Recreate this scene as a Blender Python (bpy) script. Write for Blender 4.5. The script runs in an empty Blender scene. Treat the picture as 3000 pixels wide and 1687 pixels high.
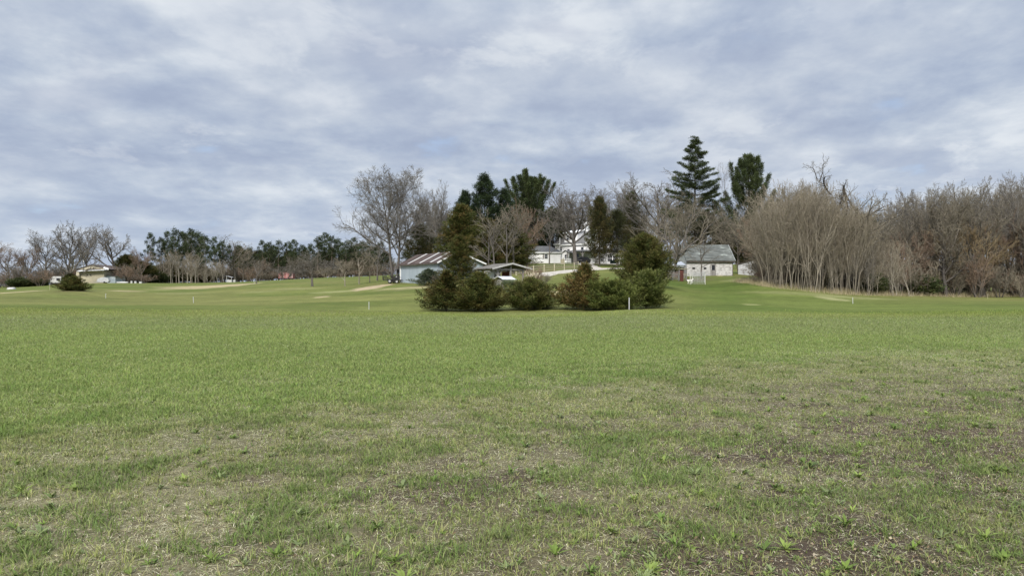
import bpy, math, random
import numpy as np
from mathutils import Vector, Matrix
R = math.radians
scene = bpy.context.scene
COL = scene.collection

# ---------------------------------------------------------------- camera, sky, sun, exposure
F, CX, HY, EYE = 2180.0, 1500.0, 843.5, 1.65      # lens in photograph pixels, centre column, horizon row, eye height
cam_data = bpy.data.cameras.new('camera')
cam_data.sensor_width = 36.0
cam_data.lens = F / 3000 * 36.0
cam_data.clip_start = 0.1
cam_data.clip_end = 6000
cam = bpy.data.objects.new('camera', cam_data)
COL.objects.link(cam)
cam.location = (0, 0, EYE)
cam.rotation_euler = (R(90), 0, 0)
scene.camera = cam

scene.view_settings.view_transform = 'Standard'
scene.view_settings.look = 'None'
scene.view_settings.gamma = 1.0
scene.view_settings.exposure = 1.6

SUN_DIR = Vector((-0.20, -0.80, 0.70)).normalized()      # towards the sun: behind the camera, veiled by cloud
sun_data = bpy.data.lights.new('sun', 'SUN')
sun_data.energy = 1.5
sun_data.angle = R(18)
sun_data.color = (1.0, 0.955, 0.88)
sun = bpy.data.objects.new('sun', sun_data)
COL.objects.link(sun)
sun.rotation_euler = (-SUN_DIR).to_track_quat('-Z', 'Y').to_euler()

world = bpy.data.worlds.new('World')
scene.world = world
world.use_nodes = True


def build_sky():
    nt = world.node_tree
    nt.nodes.clear()
    N, L = nt.nodes.new, nt.links.new

    def math_(op, a, b=None, c=None):
        n = N('ShaderNodeMath'); n.operation = op
        for i, v in enumerate((a, b, c)):
            if v is None: continue
            if isinstance(v, (int, float)): n.inputs[i].default_value = v
            else: L(v, n.inputs[i])
        return n.outputs[0]

    def ramp(fac, stops):
        n = N('ShaderNodeValToRGB'); cr = n.color_ramp
        cr.interpolation = 'B_SPLINE' if len(stops) > 3 else 'EASE'
        while len(cr.elements) < len(stops): cr.elements.new(0.5)
        for e, (p, c) in zip(cr.elements, stops):
            e.position = p
            e.color = (*c, 1) if len(c) == 3 else c
        L(fac, n.inputs[0])
        return n.outputs[0]

    def mix(fac, a, b):
        n = N('ShaderNodeMix'); n.data_type = 'RGBA'
        for i, v in ((0, fac), (6, a), (7, b)):
            if isinstance(v, (int, float)): n.inputs[i].default_value = v
            elif isinstance(v, tuple): n.inputs[i].default_value = (*v, 1)
            else: L(v, n.inputs[i])
        return n.outputs[2]
    tc = N('ShaderNodeTexCoord')
    sx = N('ShaderNodeSeparateXYZ'); L(tc.outputs['Generated'], sx.inputs[0])
    x, y, z = sx.outputs
    zc = math_('MAXIMUM', z, 0.0)
    den = math_('ADD', zc, 0.20)
    u = math_('DIVIDE', x, den)
    v = math_('DIVIDE', y, den)

    def layer(scale, su, sv, off, detail, rough, dist):
        cb = N('ShaderNodeCombineXYZ')
        L(math_('MULTIPLY', u, su), cb.inputs[0]); L(math_('MULTIPLY', v, sv), cb.inputs[1]); cb.inputs[2].default_value = off
        n = N('ShaderNodeTexNoise'); n.inputs['Scale'].default_value = scale
        n.inputs['Detail'].default_value = detail; n.inputs['Roughness'].default_value = rough
        n.inputs['Distortion'].default_value = dist
        L(cb.outputs[0], n.inputs['Vector'])
        return n.outputs['Fac']
    big = layer(1.0, 0.8, 0.9, SKY_OFF[0], 2.0, 0.5, 0.0)
    mid = layer(2.7, 0.9, 0.85, SKY_OFF[1], 8.0, 0.56, 0.15)
    fine = layer(5.2, 0.95, 0.8, SKY_OFF[2], 8.0, 0.58, 0.1)
    dens = math_('ADD', math_('MULTIPLY', big, 0.25), math_('ADD', math_('MULTIPLY', mid, 0.45), math_('MULTIPLY', fine, 0.30)))
    S = lambda r, g, b: tuple(((c / 255 + 0.055) / 1.055) ** 2.4 for c in (r, g, b))

    def times(a, s):
        n = N('ShaderNodeVectorMath'); n.operation = 'SCALE'
        L(a, n.inputs[0]); n.inputs['Scale'].default_value = s
        return n.outputs[0]
    cloud = ramp(dens, [(0.395, S(163, 176, 200)), (0.45, S(176, 189, 210)), (0.50, S(190, 201, 217)), (0.55, S(205, 214, 226)), (0.61, S(227, 233, 240))])
    # small bright cloud heads catching the light
    puff = layer(4.0, 0.9, 0.75, SKY_OFF[4], 9.0, 0.60, 0.25)
    pm = math_('MULTIPLY', ramp(puff, [(0.51, (0, 0, 0)), (0.63, (1, 1, 1))]), ramp(big, [(0.40, (0.15, 0.15, 0.15)), (0.58, (1, 1, 1))]))
    cloud = mix(math_('MULTIPLY', pm, 0.62), cloud, S(233, 238, 243))
    # darker flat undersides
    low = layer(3.3, 0.6, 0.9, SKY_OFF[5], 5.0, 0.5, 0.1)
    lm = ramp(low, [(0.54, (0, 0, 0)), (0.70, (1, 1, 1))])
    cloud = mix(math_('MULTIPLY', lm, 0.45), cloud, S(162, 174, 199))
    # the pinkish grey undersides of some clouds, and thin blue gaps
    tint = layer(1.3, 0.7, 1.0, SKY_OFF[3], 3.0, 0.5, 0.0)
    cloud = mix(math_('MULTIPLY', ramp(tint, [(0.45, (0, 0, 0)), (0.65, (1, 1, 1))]), 0.25), cloud, S(184, 192, 209))
    sky = N('ShaderNodeTexSky'); sky.sky_type = 'NISHITA'; sky.sun_disc = False
    sky.sun_elevation = math.asin(SUN_DIR.z)
    sky.sun_rotation = math.atan2(SUN_DIR.x, SUN_DIR.y)
    sky.air_density = 1.0; sky.dust_density = 1.2
    gap = ramp(math_('ADD', math_('MULTIPLY', mid, 0.55), math_('MULTIPLY', tint, 0.45)), [(0.32, (1, 1, 1)), (0.42, (0, 0, 0))])
    bluesky = mix(0.7, times(sky.outputs[0], 1 / SKY_K), S(160, 188, 228))
    col = mix(math_('MULTIPLY', gap, 0.45), cloud, bluesky)
    # low bands melt together towards the horizon
    hz = ramp(zc, [(0.0, (1, 1, 1)), (0.20, (0, 0, 0))])
    col = mix(math_('MULTIPLY', hz, 0.40), col, S(190, 204, 223))
    below = math_('LESS_THAN', z, 0.0)
    col = mix(below, col, S(105, 115, 90))
    bg = N('ShaderNodeBackground'); bg.inputs['Strength'].default_value = 0.1
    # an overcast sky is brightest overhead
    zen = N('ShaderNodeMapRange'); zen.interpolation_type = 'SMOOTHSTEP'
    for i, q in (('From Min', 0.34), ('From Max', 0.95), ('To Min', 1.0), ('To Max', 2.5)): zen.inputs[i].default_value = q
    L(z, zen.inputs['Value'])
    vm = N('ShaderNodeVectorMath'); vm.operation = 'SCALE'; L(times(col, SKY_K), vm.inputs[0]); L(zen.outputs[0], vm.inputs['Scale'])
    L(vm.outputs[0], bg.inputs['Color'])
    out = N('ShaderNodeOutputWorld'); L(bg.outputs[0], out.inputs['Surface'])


SKY_OFF = (3.1, 7.4, 1.7, 12.2, 5.5, 9.3)
SKY_K = 10.0 / 2 ** 1.6     # undoes the strength of 0.1 and the exposure
build_sky()

# ---------------------------------------------------------------- tools
def vnoise(x, y, s=0):
    x = np.asarray(x, float); y = np.asarray(y, float)
    ix = np.floor(x).astype(np.int64); iy = np.floor(y).astype(np.int64)
    fx = x - ix; fy = y - iy
    fx = fx * fx * (3 - 2 * fx); fy = fy * fy * (3 - 2 * fy)

    def h(a, b):
        n = (a * 374761393 + b * 668265263 + s * 144269504) & 0xffffffff
        n = ((n ^ (n >> 13)) * 1274126177) & 0xffffffff
        return ((n ^ (n >> 16)) & 0xffff) / 65535.0
    return (h(ix, iy) * (1 - fx) + h(ix + 1, iy) * fx) * (1 - fy) + (h(ix, iy + 1) * (1 - fx) + h(ix + 1, iy + 1) * fx) * fy


def fbm(x, y, s=0, o=4):
    t = 0; a = 0.5; n = 0
    for i in range(o):
        t = t + a * vnoise(x * 2 ** i + 17.3 * i, y * 2 ** i - 9.1 * i, s + i); n += a; a *= 0.5
    return t / n


def sstep(a, b, x):
    t = np.clip((x - a) / (b - a), 0, 1)
    return t * t * (3 - 2 * t)


def srgb(r, g, b):
    return tuple(((c / 255 + 0.055) / 1.055) ** 2.4 if c > 10 else c / 255 / 12.92 for c in (r, g, b))


# ---------------------------------------------------------------- terrain: a height surface through surveyed points (column, row, distance)
SURVEY = [  # photograph column, row of the ground there, metres away
    (0, 842, 195), (0, 860, 105), (0, 852, 140), (150, 850, 110), (215, 851, 104), (300, 829, 190), (320, 875, 95), (500, 830, 210), (567, 887, 80), (600, 842, 150),
    (700, 826, 230), (750, 831, 150), (760, 870, 95), (900, 816, 235), (917, 839, 128), (942, 870, 88), (1010, 838, 128), (1053, 832, 132), (1000, 811, 240),
    (1081, 908, 60), (1100, 810, 240), (1100, 840, 110), (1145, 829, 118), (1175, 828, 118), (1283, 835, 106), (1230, 843, 97), (1408, 812, 112), (1130, 870, 82),
    (1310, 912, 60), (1500, 910, 60), (1500, 842, 85), (1400, 850, 85), (1640, 836, 90), (1620, 858, 74), (1715, 908, 60), (1860, 906, 60), (1843, 906, 55),
    (1585, 811, 106), (1594, 796, 118), (1653, 790, 128), (1740, 788, 136), (1815, 786, 142), (1595, 772, 165), (1720, 770, 178), (1640, 771, 172), (1800, 771, 178),
    (1500, 780, 150), (1350, 790, 150), (1430, 788, 130), (1890, 834, 86), (1945, 818, 108), (2043, 836, 107), (2080, 807, 124), (1985, 818, 117), (2200, 805, 131), (2120, 860, 85),
    (2180, 828, 98), (2300, 845, 92), (2300, 820, 125), (2400, 856, 90), (2400, 874, 78), (2500, 862, 92), (2499, 892, 72), (2500, 840, 130), (2700, 866, 100), (2900, 868, 106), (3000, 866, 110),
    (2894, 878, 92), (2800, 850, 150), (3000, 850, 170), (1843, 915, 48), (1240, 917, 48), (600, 914, 50), (100, 892, 65), (0, 880, 80), (2300, 905, 58), (2700, 893, 70), (3000, 885, 78),
    (1720, 770, 260), (2100, 790, 200), (2100, 770, 260), (2700, 835, 260), (900, 822, 320), (100, 836, 320), (1400, 790, 300), (500, 828, 320), (2400, 800, 280),
]


def _uv(x, y):
    x = np.asarray(x, float); y = np.asarray(y, float)
    r = np.clip(np.hypot(x, y), 35, 340)
    th = np.clip(np.arctan2(x, y), -0.75, 0.75)
    return th * 2.6, np.log(r)


_S = np.array(SURVEY, float)
_sx = (_S[:, 0] - CX) / F * _S[:, 2]; _sy = _S[:, 2]; _sz = EYE + (HY - _S[:, 1]) / F * _S[:, 2]
_flat = [((px - CX) / F * d, d) for d in (36, 42) for px in (-200, 400, 1000, 1600, 2200, 2800, 3300)]
_sx = np.append(_sx, [f[0] for f in _flat]); _sy = np.append(_sy, [f[1] for f in _flat]); _sz = np.append(_sz, [0.0] * len(_flat))
_U, _V = _uv(_sx, _sy)


def _phi(r2):
    return 0.5 * r2 * np.log(np.maximum(r2, 1e-12))


def _fit():
    n = len(_U)
    K = _phi((_U[:, None] - _U) ** 2 + (_V[:, None] - _V) ** 2) + np.eye(n) * 0.004
    P = np.stack([np.ones(n), _U, _V], 1)
    A = np.block([[K, P], [P.T, np.zeros((3, 3))]])
    return np.linalg.solve(A, np.append(_sz, [0, 0, 0]))


_W = _fit()


def ground_z(x, y):
    x = np.asarray(x, float); y = np.asarray(y, float)
    sh = x.shape; x = x.ravel(); y = y.ravel()
    u, v = _uv(x, y)
    z = np.empty_like(u)
    for i in range(0, len(u), 40000):
        a, b = u[i:i + 40000], v[i:i + 40000]
        k = _phi((a[:, None] - _U) ** 2 + (b[:, None] - _V) ** 2)
        z[i:i + 40000] = k @ _W[:-3] + _W[-3] + _W[-2] * a + _W[-1] * b
    r = np.hypot(x, y)
    z = z * sstep(24, 44, r) + 0.05 * (fbm(x / 7, y / 7, 5, 3) - 0.5) * sstep(3, 8, r)
    return z.reshape(sh)


def at(px, d, py=None):
    """point at a column and distance; on the ground unless a row is given"""
    x = (px - CX) / F * d
    z = float(ground_z(np.array([x]), np.array([d]))[0]) if py is None else EYE + (HY - py) / F * d
    return Vector((x, d, z))


# ---------------------------------------------------------------- meshes, objects and tags
def quad_mesh(name, verts, quads, cols=None, smooth=False):
    me = bpy.data.meshes.new(name)
    verts = np.ascontiguousarray(verts, np.float32); quads = np.ascontiguousarray(quads, np.int32)
    me.vertices.add(len(verts)); me.vertices.foreach_set('co', verts.ravel())
    me.loops.add(quads.size); me.loops.foreach_set('vertex_index', quads.ravel())
    me.polygons.add(len(quads)); me.polygons.foreach_set('loop_start', np.arange(0, quads.size, quads.shape[1], dtype=np.int32))
    me.polygons.foreach_set('use_smooth', np.full(len(quads), smooth))
    if cols is not None:
        c = np.ones((len(verts), 4), np.float32); c[:, :3] = cols
        me.attributes.new('Col', 'FLOAT_COLOR', 'POINT').data.foreach_set('color', c.ravel())
    me.update(calc_edges=True)
    return me


def link(name, me, m=None, parent=None):
    o = bpy.data.objects.new(name, me)
    COL.objects.link(o)
    if m is not None and me is not None and not me.materials: me.materials.append(m)
    if parent is not None: o.parent = parent
    return o


def tag(o, label=None, cat=None, group=None, kind=None):
    for k, v in (('label', label), ('category', cat), ('group', group), ('kind', kind)):
        if v: o[k] = v
    return o


def thing(name, loc, label, cat, group=None, rz=0.0):
    o = bpy.data.objects.new(name, None)
    COL.objects.link(o)
    o.location = loc; o.rotation_euler = (0, 0, rz)
    o.empty_display_size = 0.2
    return tag(o, label, cat, group)


def dup(root, loc, rz=0.0, scale=(1, 1, 1), label=None, group=None, mats=None):
    r = root.copy(); COL.objects.link(r)
    r.location = loc; r.rotation_euler = (0, 0, rz); r.scale = scale
    if label: r['label'] = label
    if group: r['group'] = group
    elif 'group' in r: del r['group']
    for ch in list(root.children):
        c = ch.copy(); COL.objects.link(c); c.parent = r
        if mats and c.material_slots:
            c.material_slots[0].link = 'OBJECT'; c.material_slots[0].material = mats.get(c.name.split('.')[0], c.material_slots[0].material)
        for g in ch.children:
            d = g.copy(); COL.objects.link(d); d.parent = c
    return r


class B:
    """collects boxes, bars and slabs of ONE part"""
    def __init__(s): s.v = []; s.f = []

    def add(s, vs, fs):
        n = len(s.v); s.v += [tuple(v) for v in vs]; s.f += [tuple(n + i for i in f) for f in fs]
        return s

    def box(s, x0, y0, z0, x1, y1, z1):
        return s.add([(x0, y0, z0), (x1, y0, z0), (x1, y1, z0), (x0, y1, z0), (x0, y0, z1), (x1, y0, z1), (x1, y1, z1), (x0, y1, z1)],
                     [(0, 3, 2, 1), (4, 5, 6, 7), (0, 1, 5, 4), (1, 2, 6, 5), (2, 3, 7, 6), (3, 0, 4, 7)])

    def prism(s, pts, axis, a, b):
        n = len(pts)
        P = (lambda p, t: (p[0], t, p[1])) if axis == 'y' else (lambda p, t: (t, p[0], p[1])) if axis == 'x' else (lambda p, t: (p[0], p[1], t))
        return s.add([P(p, a) for p in pts] + [P(p, b) for p in pts],
                     [tuple(range(n))[::-1], tuple(range(n, 2 * n))] + [(i, (i + 1) % n, n + (i + 1) % n, n + i) for i in range(n)])

    def slab(s, q, t):
        q = [Vector(p) for p in q]
        nrm = (q[1] - q[0]).cross(q[-1] - q[0]).normalized()
        if nrm.z < 0: nrm = -nrm
        n = len(q)
        return s.add([p + nrm * t for p in q] + q, [tuple(range(n)), tuple(range(n, 2 * n))[::-1]] + [(i, n + i, n + (i + 1) % n, (i + 1) % n) for i in range(n)])

    def bar(s, p, q, w, h=None):
        p, q = Vector(p), Vector(q); h = h or w
        t = (q - p).normalized()
        r = Vector((0, 0, 1)) if abs(t.z) < 0.95 else Vector((0, 1, 0))
        a = t.cross(r).normalized(); b = t.cross(a)
        c = [a * w / 2 + b * h / 2, -a * w / 2 + b * h / 2, -a * w / 2 - b * h / 2, a * w / 2 - b * h / 2]
        return s.add([p + k for k in c] + [q + k for k in c], [(0, 1, 2, 3), (7, 6, 5, 4), (0, 4, 5, 1), (1, 5, 6, 2), (2, 6, 7, 3), (3, 7, 4, 0)])

    def cyl(s, p, q, r, n=16, r2=None):
        p, q = Vector(p), Vector(q); t = (q - p).normalized(); r2 = r if r2 is None else r2
        a = t.cross(Vector((0, 0, 1)) if abs(t.z) < 0.95 else Vector((0, 1, 0))).normalized(); b = t.cross(a)
        k = [a * math.cos(i * 2 * math.pi / n) + b * math.sin(i * 2 * math.pi / n) for i in range(n)]
        return s.add([p + c * r for c in k] + [q + c * r2 for c in k], [tuple(range(n))[::-1], tuple(range(n, 2 * n))] + [(i, (i + 1) % n, n + (i + 1) % n, n + i) for i in range(n)])

    def make(s, name, m, parent=None, label=None):
        me = bpy.data.meshes.new(name); me.from_pydata(s.v, [], s.f); me.update()
        import bmesh
        bm = bmesh.new(); bm.from_mesh(me); bmesh.ops.recalc_face_normals(bm, faces=bm.faces); bm.to_mesh(me); bm.free()
        o = link(name, me, m, parent)
        if label: o['label'] = label
        return o


# ---------------------------------------------------------------- materials
_M = {}


def _nodes(name):
    m = bpy.data.materials.new(name); m.use_nodes = True
    nt = m.node_tree
    return m, nt, nt.nodes['Principled BSDF'], nt.nodes.new, nt.links.new


def noisy(name, c1, c2, scale=3.0, rough=0.8, stretch=(1, 1, 1), lo=0.35, hi=0.65, bump=0.0, metal=0.0, lines=None, c3=None, spec=0.3, per_object=0.0):
    """two colours mixed by noise in the object's own space; lines = (axis, count per metre, depth) adds boards or corrugation"""
    if name in _M: return _M[name]
    m, nt, bs, N, L = _nodes(name)
    tc = N('ShaderNodeTexCoord'); mp = N('ShaderNodeMapping'); mp.inputs['Scale'].default_value = stretch
    L(tc.outputs['Object'], mp.inputs[0])
    nz = N('ShaderNodeTexNoise'); nz.inputs['Scale'].default_value = scale; nz.inputs['Detail'].default_value = 6; nz.inputs['Roughness'].default_value = 0.6
    L(mp.outputs[0], nz.inputs['Vector'])
    cr = N('ShaderNodeValToRGB'); e = cr.color_ramp.elements
    e[0].position = lo; e[0].color = (*c1, 1); e[1].position = hi; e[1].color = (*c2, 1)
    if c3:
        k = cr.color_ramp.elements.new(min(0.99, hi + 0.12)); k.color = (*c3, 1)
    L(nz.outputs['Fac'], cr.inputs[0])
    col = cr.outputs[0]
    if per_object:
        oi = N('ShaderNodeObjectInfo'); mr = N('ShaderNodeMapRange'); mr.inputs['To Min'].default_value = 1 - per_object; mr.inputs['To Max'].default_value = 1 + per_object
        L(oi.outputs['Random'], mr.inputs['Value'])
        vm = N('ShaderNodeVectorMath'); vm.operation = 'SCALE'; L(col, vm.inputs[0]); L(mr.outputs[0], vm.inputs['Scale']); col = vm.outputs[0]
    L(col, bs.inputs['Base Color'])
    bs.inputs['Roughness'].default_value = rough; bs.inputs['Metallic'].default_value = metal; bs.inputs['Specular IOR Level'].default_value = spec
    h = None
    if lines:
        ax, freq, depth = lines
        sp = N('ShaderNodeSeparateXYZ'); L(tc.outputs['Object'], sp.inputs[0])
        a = N('ShaderNodeMath'); a.operation = 'MULTIPLY'; a.inputs[1].default_value = freq
        if ax == 'xy':
            q = N('ShaderNodeMath'); q.operation = 'ADD'; L(sp.outputs[0], q.inputs[0]); L(sp.outputs[1], q.inputs[1]); L(q.outputs[0], a.inputs[0])
        else: L(sp.outputs['xyz'.index(ax)], a.inputs[0])
        f = N('ShaderNodeMath'); f.operation = 'FRACT'; L(a.outputs[0], f.inputs[0])
        h = f.outputs[0]
        bp = N('ShaderNodeBump'); bp.inputs['Strength'].default_value = 0.9; bp.inputs['Distance'].default_value = depth
        L(h, bp.inputs['Height']); L(bp.outputs[0], bs.inputs['Normal'])
    elif bump:
        bp = N('ShaderNodeBump'); bp.inputs['Strength'].default_value = 0.8; bp.inputs['Distance'].default_value = bump
        L(nz.outputs['Fac'], bp.inputs['Height']); L(bp.outputs[0], bs.inputs['Normal'])
    _M[name] = m
    return m


def leafy(name, transl=0.25, vary=0.18, rough=0.75, spec=0.15, gain=1.0, upn=0.0):
    """foliage and grass: colour stored per leaf, a little light through it, each plant slightly lighter or darker"""
    if name in _M: return _M[name]
    m, nt, bs, N, L = _nodes(name)
    at_ = N('ShaderNodeAttribute'); at_.attribute_name = 'Col'
    oi = N('ShaderNodeObjectInfo'); mr = N('ShaderNodeMapRange'); mr.inputs['To Min'].default_value = gain * (1 - vary); mr.inputs['To Max'].default_value = gain * (1 + vary)
    L(oi.outputs['Random'], mr.inputs['Value'])
    vm = N('ShaderNodeVectorMath'); vm.operation = 'SCALE'; L(at_.outputs['Color'], vm.inputs[0]); L(mr.outputs[0], vm.inputs['Scale'])
    L(vm.outputs[0], bs.inputs['Base Color'])
    bs.inputs['Roughness'].default_value = rough; bs.inputs['Specular IOR Level'].default_value = spec
    tr = N('ShaderNodeBsdfTranslucent'); L(vm.outputs[0], tr.inputs['Color'])
    if upn:                                          # shading normals bent upwards to brighten the upright blades with overhead light
        ge = N('ShaderNodeNewGeometry'); sc = N('ShaderNodeVectorMath'); sc.operation = 'SCALE'; sc.inputs['Scale'].default_value = 1 - upn
        L(ge.outputs['Normal'], sc.inputs[0])
        ad = N('ShaderNodeVectorMath'); ad.operation = 'ADD'; ad.inputs[1].default_value = (0, 0, upn); L(sc.outputs[0], ad.inputs[0])
        no = N('ShaderNodeVectorMath'); no.operation = 'NORMALIZE'; L(ad.outputs[0], no.inputs[0])
        L(no.outputs[0], bs.inputs['Normal'])
    mx = N('ShaderNodeMixShader'); mx.inputs[0].default_value = transl
    L(bs.outputs[0], mx.inputs[1]); L(tr.outputs[0], mx.inputs[2])
    L(mx.outputs[0], nt.nodes['Material Output'].inputs['Surface'])
    _M[name] = m
    return m


# ---------------------------------------------------------------- the ground
PATCHES = [  # bare or straw patches in the far field: column, distance, half width, half depth (m), strength, colour kind
    (610, 152, 10.5, 13, 0.95, 0), (560, 138, 7, 5, 0.7, 0), (700, 150, 4, 7, 0.7, 0), (40, 108, 5, 6, 0.9, 0), (370, 116, 3, 4, 0.7, 0), (470, 128, 3, 3, 0.5, 1),
    (942, 88, 1.0, 2.6, 0.95, 0), (985, 102, 3.5, 3, 0.6, 1), (880, 120, 6, 4, 0.35, 1), (1085, 108, 2.3, 6.5, 1.0, 2), (1120, 112, 1.8, 4, 1.0, 2), (1060, 104, 1.2, 4, 0.9, 2),
    (1140, 100, 2.5, 1.2, 0.75, 1), (1200, 98, 3.0, 1.0, 0.8, 1), (1260, 97, 2.5, 1.1, 0.8, 1), (1250, 103, 3.4, 2.0, 0.6, 2),
    (1620, 75, 2.8, 3.2, 0.95, 0), (1660, 77, 1.6, 2.4, 0.9, 0), (1625, 119, 4.6, 5, 0.25, 2), (2440, 79, 1.6, 2.6, 0.8, 1), (2520, 84, 5, 3, 0.4, 1), (2200, 66, 0.9, 1.2, 0.7, 1),
    (2170, 110, 3, 4, 0.35, 1), (1790, 166, 9, 5, 0.8, 3), (1730, 160, 5, 5, 0.6, 3), (215, 103, 2.5, 2.4, 0.5, 3), (1240, 99, 6, 5, 0.3, 2), (1760, 142, 7, 3, 0.5, 2),
    (1500, 120, 6, 9, 0.5, 3), (1570, 140, 9, 12, 0.45, 3), (330, 190, 14, 5, 0.4, 1), (1990, 117, 6, 3, 0.6, 3), (760, 112, 4, 3, 0.3, 1), (2330, 85, 6, 3, 0.3, 1), (530, 112, 5, 3, 0.3, 1),
]
TAN = [(0.40, 0.33, 0.185), (0.33, 0.32, 0.15), (0.43, 0.34, 0.215), (0.15, 0.115, 0.065)]


def meadow(x, y):
    """greenness, bareness and dullness of the near field"""
    n1 = fbm(x / 5.0, y / 5.0, 11, 4); n2 = fbm(x / 1.6, y / 1.6, 21, 3); n3 = fbm(x / 14, y / 14, 31, 3)
    edge = 9.2 + 0.62 * np.clip(x + 4, -3, 30) + 4.0 * (n1 - 0.5) + 1.6 * (n2 - 0.5)
    g = sstep(-5.0, 6.5, y - edge + 5.0 * (n2 - 0.5))
    dull = sstep(22, 34, y + 0.20 * x + 10 * (n3 - 0.5)) * (1 - 0.75 * sstep(42, 50, y + 6 * (n3 - .5)))
    n4 = fbm(x / 0.55, y / 0.55, 27, 3)
    soil = sstep(0.40, 0.66, n2 * 0.35 + n4 * 0.4 + n1 * 0.25 + 0.020 * x - 0.022 * (y - 7.0)) * (1 - g)
    return g, soil, dull


def ground_colour(x, y):
    r = np.hypot(x, y)
    g, soil, dull = meadow(x, y)
    n1 = fbm(x / 9, y / 9, 41, 4); n2 = fbm(x / 26, y / 26, 51, 3); n3 = fbm(x / 3.0, y / 3.0, 61, 4); n4 = fbm(x / 1.2, y / 1.2, 63, 3)
    C = lambda c: np.array(c)[None, :]
    W = lambda w: w[:, None]
    thatch = C((0.150, 0.134, 0.078)) * W(0.75 + 0.5 * n3)
    earth = C((0.078, 0.058, 0.042)) * W(0.7 + 0.6 * n3)
    near = thatch * (1 - W(soil)) + earth * W(soil)
    green = C((0.150, 0.182, 0.058)) * W(0.86 + 0.28 * n3)
    dullc = C((0.150, 0.168, 0.068)) * W(0.86 + 0.28 * n3)
    mid = green * (1 - W(dull)) + dullc * W(dull)
    # under the blades near by, the thatch shows; farther out the sward closes
    near = near * (1 - W(g * 0.72)) + green * 0.85 * W(g * 0.72)
    w = sstep(9, 24, r)
    crest = sstep(38, 48, y + 4 * (n1 - 0.5))
    near = near * 0.98; mid = mid * 0.90 * (1 - W(crest)) + C((0.162, 0.176, 0.060)) * W(crest)
    out = near * (1 - W(w)) + (mid * W(0.35 + 0.65 * g) + thatch * W(0.65 - 0.65 * g)) * W(w)
    # far field beyond the rise
    far = C((0.155, 0.182, 0.062)) * (1 - W(sstep(0.35, 0.68, n1))) + C((0.112, 0.148, 0.042)) * W(sstep(0.35, 0.68, n1))
    far = far * (1 - W(sstep(0.5, 0.75, n2) * 0.5)) + C((0.190, 0.190, 0.085)) * W(sstep(0.5, 0.75, n2) * 0.5)
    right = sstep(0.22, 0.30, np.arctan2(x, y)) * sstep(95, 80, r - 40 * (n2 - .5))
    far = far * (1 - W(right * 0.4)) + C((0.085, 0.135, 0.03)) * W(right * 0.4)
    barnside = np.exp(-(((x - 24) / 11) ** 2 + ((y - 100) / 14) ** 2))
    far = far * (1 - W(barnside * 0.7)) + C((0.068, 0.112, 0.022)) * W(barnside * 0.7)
    streak = fbm(x / 16, y / 2.6, 71, 4)
    far = far * 0.72 * W(1.10 - 0.05 * sstep(60, 130, r)) * W(0.82 + 0.36 * n4) * W(0.80 + 0.40 * streak) * C((1.07, 1.02, 0.80))
    wf = sstep(50, 60, r + 6 * (n1 - 0.5))
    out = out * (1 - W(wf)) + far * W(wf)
    for px, d, a, b, s, k in PATCHES:
        cx = (px - CX) / F * d
        q = np.hypot((x - cx) / a, (y - d) / b) + 0.9 * (n3 - 0.5) + 0.5 * (n4 - 0.5)
        m = s * sstep(1.15, 0.6, q)
        out = out * (1 - W(m)) + C(TAN[k]) * 0.82 * W(0.85 + 0.3 * n3) * W(m)
    # under the trees beyond the field: leaf litter
    return out


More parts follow.
